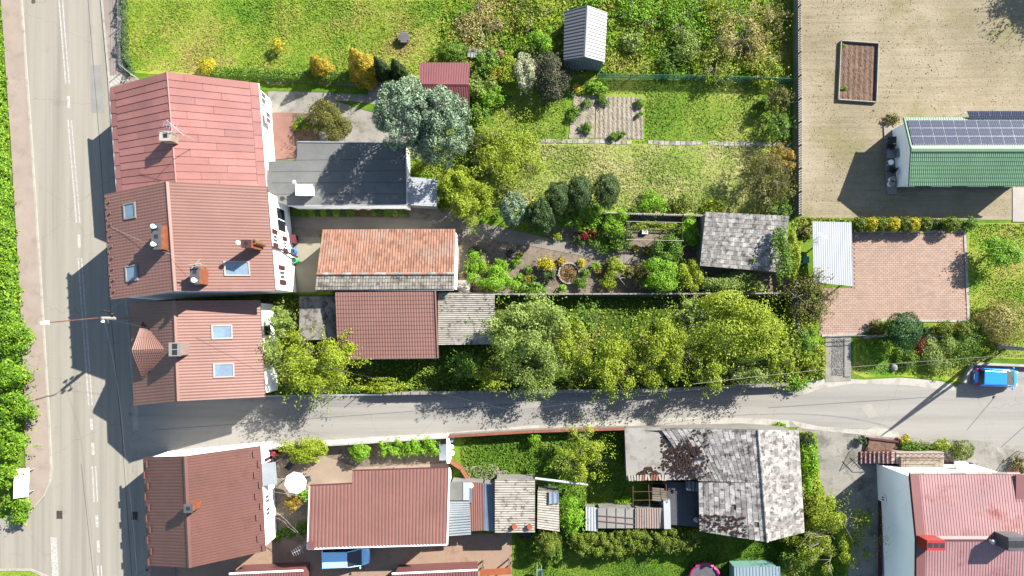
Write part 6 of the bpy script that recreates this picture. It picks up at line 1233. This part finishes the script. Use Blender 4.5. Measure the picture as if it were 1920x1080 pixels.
for x, y, r, h, m_, l in ((1062, 412, 20, 1.6, L_mid, 'green bush under the columnar conifers'), (1103, 408, 26, 1.8, L_bright, 'bright broad bush at the fence foot'), (1155, 418, 25, 2.2, L_bright, 'bright round bush left of the pergola'), (1103, 436, 17, 1.1, L_red, 'dark red shrub among the green bushes'), (1130, 449, 24, 1.0, L_mid, 'spreading fern-green bush below the red shrub'), (1085, 452, 12, .8, L_dark, 'small dark bush beside the garden path'), (1044, 442, 9, .8, L_lime, 'small round lime bush on the path edge'), (983, 425, 9, .8, L_lime, 'little lime bush in the shade of the dark conifers'), (1000, 385, 10, .8, L_yel, 'yellow-leaved bush between the dark conifers'), (1165, 450, 20, 1.6, L_mid, 'leafy bush at the pergola foot'), (1296, 432, 24, 2.2, L_bright, 'bright bush between pergola and slate shed'), (1252, 468, 28, 2.4, L_mid, 'feathery green conifer below the pergola'), (1225, 384, 26, 1.2, L_bright, 'green bramble on the dry lawn above the openwork fence'), (1275, 386, 22, 1.0, L_thuja, 'olive bramble above the openwork fence'), (1190, 398, 12, .9, L_mid, 'small climber on the openwork fence'), (1335, 394, 20, .9, L_lime, 'lime weeds behind the slate shed corner'), (1192, 466, 6, .5, L_gold, 'small ochre tuft left on the pergola soil'), (1210, 470, 6, .5, L_orange, 'small ochre tuft right on the pergola soil')):
    B(l, x, y, r, h, m_, 'lobe', leaf=.19)
plant('grape_vine', 'thin vine growing along the pergola beam', 'vine', 1222, 424, 50, 8, .5, L_lime, 'loose', .16, 1.6, z0=0, zb=1.9, limbs=False)
# clipped boxwood row in the shade of the white annex wall
for i, (x, r, m_) in enumerate(((557, 11, L_mid), (571, 9, L_mid), (585, 9, L_bright), (596, 8, L_dark), (607, 9, L_bright), (618, 8, L_dark), (631, 9, L_bright), (643, 9, L_dark), (657, 10, L_mid), (682, 7, L_olive), (702, 7, L_mid), (712, 7, L_dark), (727, 10, L_mid), (741, 8, L_pale), (754, 9, L_mid))):
    B('clipped ball shrub in the shaded row along the white annex wall', x, 397, r, .8, m_, 'ball', leaf=.12, dens=3.2, name='boxwood', group='ball shrubs along the annex wall')
# flower garden
for x, y, r, h, m_, l in ((1025, 493, 14, 1.3, L_yel, 'brightest round yellow shrub in the flower garden'), (890, 474, 13, 1.0, L_dark, 'dark shrub by the paved garden corner'), (893, 492, 18, 1.4, L_bright, 'green shrub left in the flower garden'), (881, 503, 11, 1.0, L_mid, 'bluish-green shrub nearest the bench'), (906, 502, 11, .9, L_gold, 'orange-yellow shrub left in the flower garden'), (940, 500, 15, 1.8, L_bright, 'light green sapling rising over the path edge'), (967, 490, 9, .7, L_bright, 'green tuft alone on the garden soil'), (976, 478, 5, .5, L_lime, 'tiny round tuft by the path'), (990, 505, 8, .6, L_mid, 'round green tuft in the soil'), (975, 519, 6, .5, L_bright, 'small green tuft above the lush bush'), (989, 521, 6, .5, L_gold, 'small golden tuft above the lush bush'), (1001, 521, 6, .5, L_mid, 'small dark tuft above the lush bush'), (1030, 516, 13, 1.1, L_dark, 'dark shrub under the yellow one'), (1053, 488, 8, .6, L_gold, 'golden tuft above the ring bed'), (1089, 494, 8, .7, L_yel, 'yellow tuft at the ring bed upper side'), (1098, 511, 9, .7, L_mid, 'round green tuft right of the ring bed'), (1118, 500, 8, .7, L_bright, 'green tuft far right of the ring bed'), (1010, 545, 14, 1.2, L_mid, 'leafy bush at the garden wall'), (1092, 532, 14, .9, L_mid, 'broad-leaved plant below the ring bed'), (1056, 541, 8, .7, L_bright, 'small green plant below the ring bed'), (1124, 508, 7, .6, L_orange, 'rusty tuft right of the ring bed'), (1145, 494, 10, .9, L_dark, 'dark tuft by the tepee'), (1140, 530, 16, 1.2, L_lime, 'yellow-green bush at the tepee foot'), (1195, 515, 22, 1.8, L_olive, 'olive bush right of the tepee'), (1155, 500, 18, 1.7, L_lime, 'lime bush above the tepee'), (1215, 470, 8, .6, L_mid, 'low tuft by the curved path end')):
    B(l, x, y, r, h, m_, 'lobe', leaf=.16)
T('largest bright green bush of the flower garden against the wall', 925, 526, 44, 2.8, L_bright, 'lobe', 26, .2, 2.4, z0=.1)
B('bluish bush at the wall foot in the flower garden', 985, 541, 30, 1.6, L_mid, 'lobe', 14, .19)
T('bright round-crowned tree above the garden wall', 1243, 515, 38, 3.0, L_bright, 'lobe', 32, .2, 2.6, z0=.3)
T('yellow-green shrub beside the bright round-crowned tree', 1292, 515, 24, 2.6, L_lime, 'lobe', 30, .19, 2.4, z0=.2)
T('broad green shrub below the slate shed', 1374, 533, 52, 2.4, L_pale, 'lobe', 26, .2, 2.4, z0=.1)
B('golden-green bush at the lower left slate corner', 1325, 481, 14, 2.6, L_lime, 'lobe', leaf=.2); B('small bush reaching over the slate eave', 1405, 489, 9, 2.8, L_lime, 'lobe', leaf=.2)
plant('ivy', 'thick ivy climbing over the right end of the slate roof', 'vine', 1466, 470, 20, 50, 1.0, L_mid, 'lobe', .22, 2.4, z0=0, zb=3.2, limbs=False)
B('ivy thicket filling the gap right of the slate shed', 1482, 470, 16, 3.2, L_lime, 'lobe', 48, .22); B('twiggy shrub above the gap beside the white canopy', 1504, 437, 15, 2.0, L_olive, 'loose', 16, .2)
T('loose brown-green tree below the white canopy', 1518, 548, 46, 3.4, L_olive, 'loose', 44, .2, 1.1, trunk=m_barkg)
# long plot trees
T('spreading tree beside the house of the long plot', 598, 684, 72, 6.1, L_lime, 'loose', 62, .22, 1.9, trunk=m_bark)
T('slender tree at the back wall of the plot house', 530, 600, 22, 4.9, L_pale, 'loose', 28, .2, 1.6); T('small tree growing against the plot house wall', 512, 660, 20, 4.9, L_pale, 'loose', 30, .2, 1.7)
B('hedge-like shrub along the lattice fence of the long plot', 720, 722, 60, 1.6, L_lime, 'loose', 14, .2, 2.0); B('shrub behind the lattice fence near the plot house', 560, 724, 36, 1.8, L_mid, 'loose', 14, .2, 2.0)
T('great broad tree with clustered crown right of the brown-red shed', 985, 610, 82, 7.9, L_pale, 'clump', 58, .26, 2.0); T('pale feathery shrub tree by the road in the middle of the plot', 1010, 690, 62, 4.4, L_pale, 'loose', 48, .2, 1.9)
T('lime-green tree overhanging the side road in the middle of the plot', 1145, 682, 56, 5.1, L_lime, 'loose', 54, .22, 1.9); T('lime-green tree with a long crown next to the overhanging one', 1243, 655, 58, 5.6, L_lime, 'loose', 66, .22, 1.9)
T('largest crown at the far end of the long plot', 1385, 612, 92, 6.8, L_lime, 'lobe', 58, .24, 1.9); T('lower spreading tree at the far road corner of the plot', 1405, 690, 60, 4.6, L_pale, 'loose', 40, .22, 1.9)
T('small tree in the shade behind the brown-red shed', 876, 682, 30, 3.4, L_mid, 'loose', 26, .2, 1.4); T('thin shrub deep in the shaded plot', 1100, 600, 30, 2.4, L_mid, 'loose', 34, .2, 1.0)
T('bushy tree in the gap between the great broad tree and the lime-green trees', 1065, 640, 34, 4.1, L_lime, 'loose', 44, .22, 1.7); T('leafy crown hiding the garden wall in the middle of the plot', 1300, 590, 40, 5.1, L_pale, 'loose', 34, .22, 1.7)
T('young tree at the roadside right of the brown-red shed', 925, 708, 36, 3.9, L_lime, 'loose', 24, .2, 1.7); T('tree between the two lime-green trees and the largest crown', 1325, 690, 36, 5.4, L_lime, 'loose', 40, .22, 1.7); T('overhanging roadside tree before the plot corner', 1455, 655, 34, 5.1, L_lime, 'loose', 50, .22, 1.8)
T('small crown between the plot house and the felt shed', 545, 640, 26, 3.9, L_lime, 'loose', 26, .2, 1.7)
# east of the plot
B('tall wild shrub on the plot corner beside the ramp', 1505, 640, 26, 2.4, L_mid, 'loose', 34, .22, 2.0); B('wild bright shrub by the ramp', 1510, 670, 34, 1.8, L_lime, 'loose', 38, .22, 2.0); B('trailing shrub spilling onto the side road', 1496, 720, 24, 1.2, L_bright, 'loose', 12, .22); B('wild thicket against the plot wall end', 1522, 590, 22, 2.6, L_olive, 'loose', 30, .2, 1.6)
plant('round_pine', 'dark round-clipped conifer on a stem beside the driveway', 'tree', 1691, 620, 33, 33, 2.9, L_pine, 'ball', .17, 3.4, z0=.9)
for x, y, r, h, m_, l in ((1640, 614, 14, .8, L_olive, 'low brownish shrub left of the round conifer'), (1660, 610, 14, .9, L_lime, 'low yellow-green shrub left of the round conifer'), (1733, 622, 12, .9, L_thujad, 'small dark shrub just right of the round conifer'), (1770, 618, 17, 1.3, L_thuja, 'round olive thuja in the driveway bed'), (1805, 618, 17, 1.3, L_thuja, 'rounded thuja at the end of the driveway bed'), (1838, 618, 16, 1.2, L_mid, 'dark green shrub past the driveway corner'), (1730, 650, 16, .9, L_red, 'reddish-leaved low shrub below the round conifer'), (1765, 660, 34, 1.3, L_pale, 'pale wide shrub on the roadside verge'), (1700, 668, 22, .8, L_mid, 'low green cover beside the boulder'), (1810, 645, 34, .9, L_mid, 'low green ground cover in front of the thujas'), (1860, 640, 26, 1.0, L_lime, 'lime ground cover by the power pole')):
    B(l, x, y, r, h, m_, 'ball' if 'thuja' in l else 'lobe', leaf=.17)
T('pale ornamental grass mound beside the driveway corner', 1882, 605, 44, 1.6, L_dry, 'ball', 42, .16, 2.4, z0=.05, name='ornamental_grass')
T('bright lone tree on the lawn right of the driveway', 1878, 472, 34, 2.8, L_bright, 'lobe', 30, .22, 2.6, z0=.4)
for i, x in enumerate((1612, 1634, 1652, 1675, 1697, 1712, 1734)): B(('bright yellow' if i % 2 else 'green-gold')+' conifer in the row between the driveway and the sandy field', x, 420+(i % 2), 13, 1.4, L_yel if i % 2 else L_thuja, 'ball', 13, .17, 3, name='golden_thuja', group='golden conifers above the driveway')
B('rounded green-gold conifer set apart at the end of the row above the driveway', 1783, 421, 17, 1.5, L_thuja, 'ball', 14, .17, 3); B('bluish shrub between the conifer row end and the lawn', 1818, 419, 16, 1.0, L_mid, 'lobe', 12, .17); B('small dark shrub in the conifer row gap', 1757, 422, 10, .9, L_dark, 'lobe')
# yards and lawns south of the side road
T('broad yellow-green shrub tree behind the white road wall', 563, 844, 42, 2.6, L_lime, 'lobe', 22, .2, 2.8, z0=.1, name='broad_shrub'); B('round green shrub at the middle of the white road wall', 674, 846, 19, 1.6, L_bright, 'ball', 18, .18, 2.8)
for x, r, l in ((722, 12, 'first green bush of the row behind the white road wall'), (748, 20, 'second green bush of the row behind the white road wall'), (775, 18, 'third green bush of the row behind the white road wall'), (806, 18, 'last green bush of the row beside the white enamel table')): B(l, x, 838, r, 1.7, L_bright, 'lobe', 17, .2, 2.6, group='bushes behind the white road wall')
B('orange-tinged shrub under the parasol', 548, 942, 16, 1.4, L_orange, 'lobe', 18, .16); B('green shrub right under the parasol rim', 572, 926, 12, 1.4, L_bright, 'lobe'); B('dark green shrub at the workshop wall', 568, 995, 15, 1.2, L_mid, 'lobe', 18); B('low green groundcover by the white house', 537, 1000, 16, .5, L_mid, 'lobe', 10); B('small tuft at the white house foot', 518, 1008, 7, .5, L_bright, 'lobe')
B('small round bright shrub at the top of the walled lawn', 1001, 822, 12, 1.2, L_bright, 'ball'); T('half-bare lime tree in the walled lawn', 1090, 850, 48, 4.2, L_lime, 'sparse', 56, .18, 1.2, trunk=m_barkg); B('lush weeds beside the trellis', 1180, 940, 24, .6, L_bright, 'lobe', 14)
T('bright leafy young tree at the greenhouse end', 1073, 972, 28, 3.0, L_bright, 'lobe', 32, .2, 2.4, z0=.3); B('tall olive thuja below the low speckled roof', 1027, 1012, 22, 2.8, L_thuja, 'lobe', 28, .17, 3.0); B('pale green shrub at the foot of the olive thuja', 1044, 1036, 13, 1.4, L_mid, 'lobe', 18)
rg = random.Random(4)
for i in range(21):
    x = 1082+i*11; y = 1005+(i % 2)*14+(8 if i < 8 else 0)-(i > 14)*2+rg.uniform(-2, 2)
    plant('row_thuja', 'olive-green thuja in the dense row below the greenhouse roofs', 'tree', x, y, 16, 17, 2.3, L_thuja, 'lobe', .16, 3.0, z0=.05, group='thuja row above the bottom lawn', limbs=False)
T('large half-bare tree with radiating twigs beside the bottom right house', 1565, 1010, 72, 4.5, L_lime, 'sparse', 70, .16, .9, trunk=m_barkg, name='bare_tree')
B('yellow-green bush at the top of the barn gable', 1545, 955, 26, 2.4, L_lime, 'loose', 34, .2, 1.8); B('green ivy strip along the barn eave', 1517, 880, 14, 2.0, L_bright, 'lobe', 44, .2); B('dark low conifer at the upper barn corner', 1511, 824, 18, 1.2, L_thujad, 'lobe', 13, .17); B('lime bush at the lower barn corner', 1505, 1005, 34, 2.4, L_lime, 'loose', 22, .2); B('dark bush under the half-bare tree at the lower picture edge', 1490, 1055, 30, 1.8, L_mid, 'loose', 24, .2)
B('small bush on the road edge above the barn roof', 1462, 797, 14, .8, L_bright, 'lobe', 6); B('spiky plant at the end of the raised soil bed', 1617, 824, 9, .9, L_dark, 'lobe')
B('lush shrubs above the landing of the outside steps', 1720, 838, 30, 1.2, L_mid, 'lobe', 12); B('yellow flowering tuft on the raised bed edge', 1697, 825, 10, .9, L_yel, 'lobe'); B('mixed green shrub by the landing end', 1765, 835, 20, 1.3, L_lime, 'lobe', 12); B('dark round conifer bush above the white house front', 1803, 844, 22, 1.4, L_thuja, 'ball', 18)
B('weeds by the mesh gate at the right picture edge', 1912, 872, 16, .8, L_olive, 'loose', 16)
B('low lettuce-green plants in the framed soil bed, upper corner', 1580, 86, 5, .3, L_bright); B('short green vegetable row in the framed soil bed', 1582, 165, 9, .3, L_bright, 'lobe', 3, .12)
B('dry weed mound above the bungalow corner', 1672, 224, 16, .5, L_olive, 'loose', 10)
# tree outside the frame whose shade falls on the field corner
T('leafy tree just beyond the upper right picture corner', 2050, -95, 60, 5.5, L_mid, 'loose', 50, .24, 1.8)
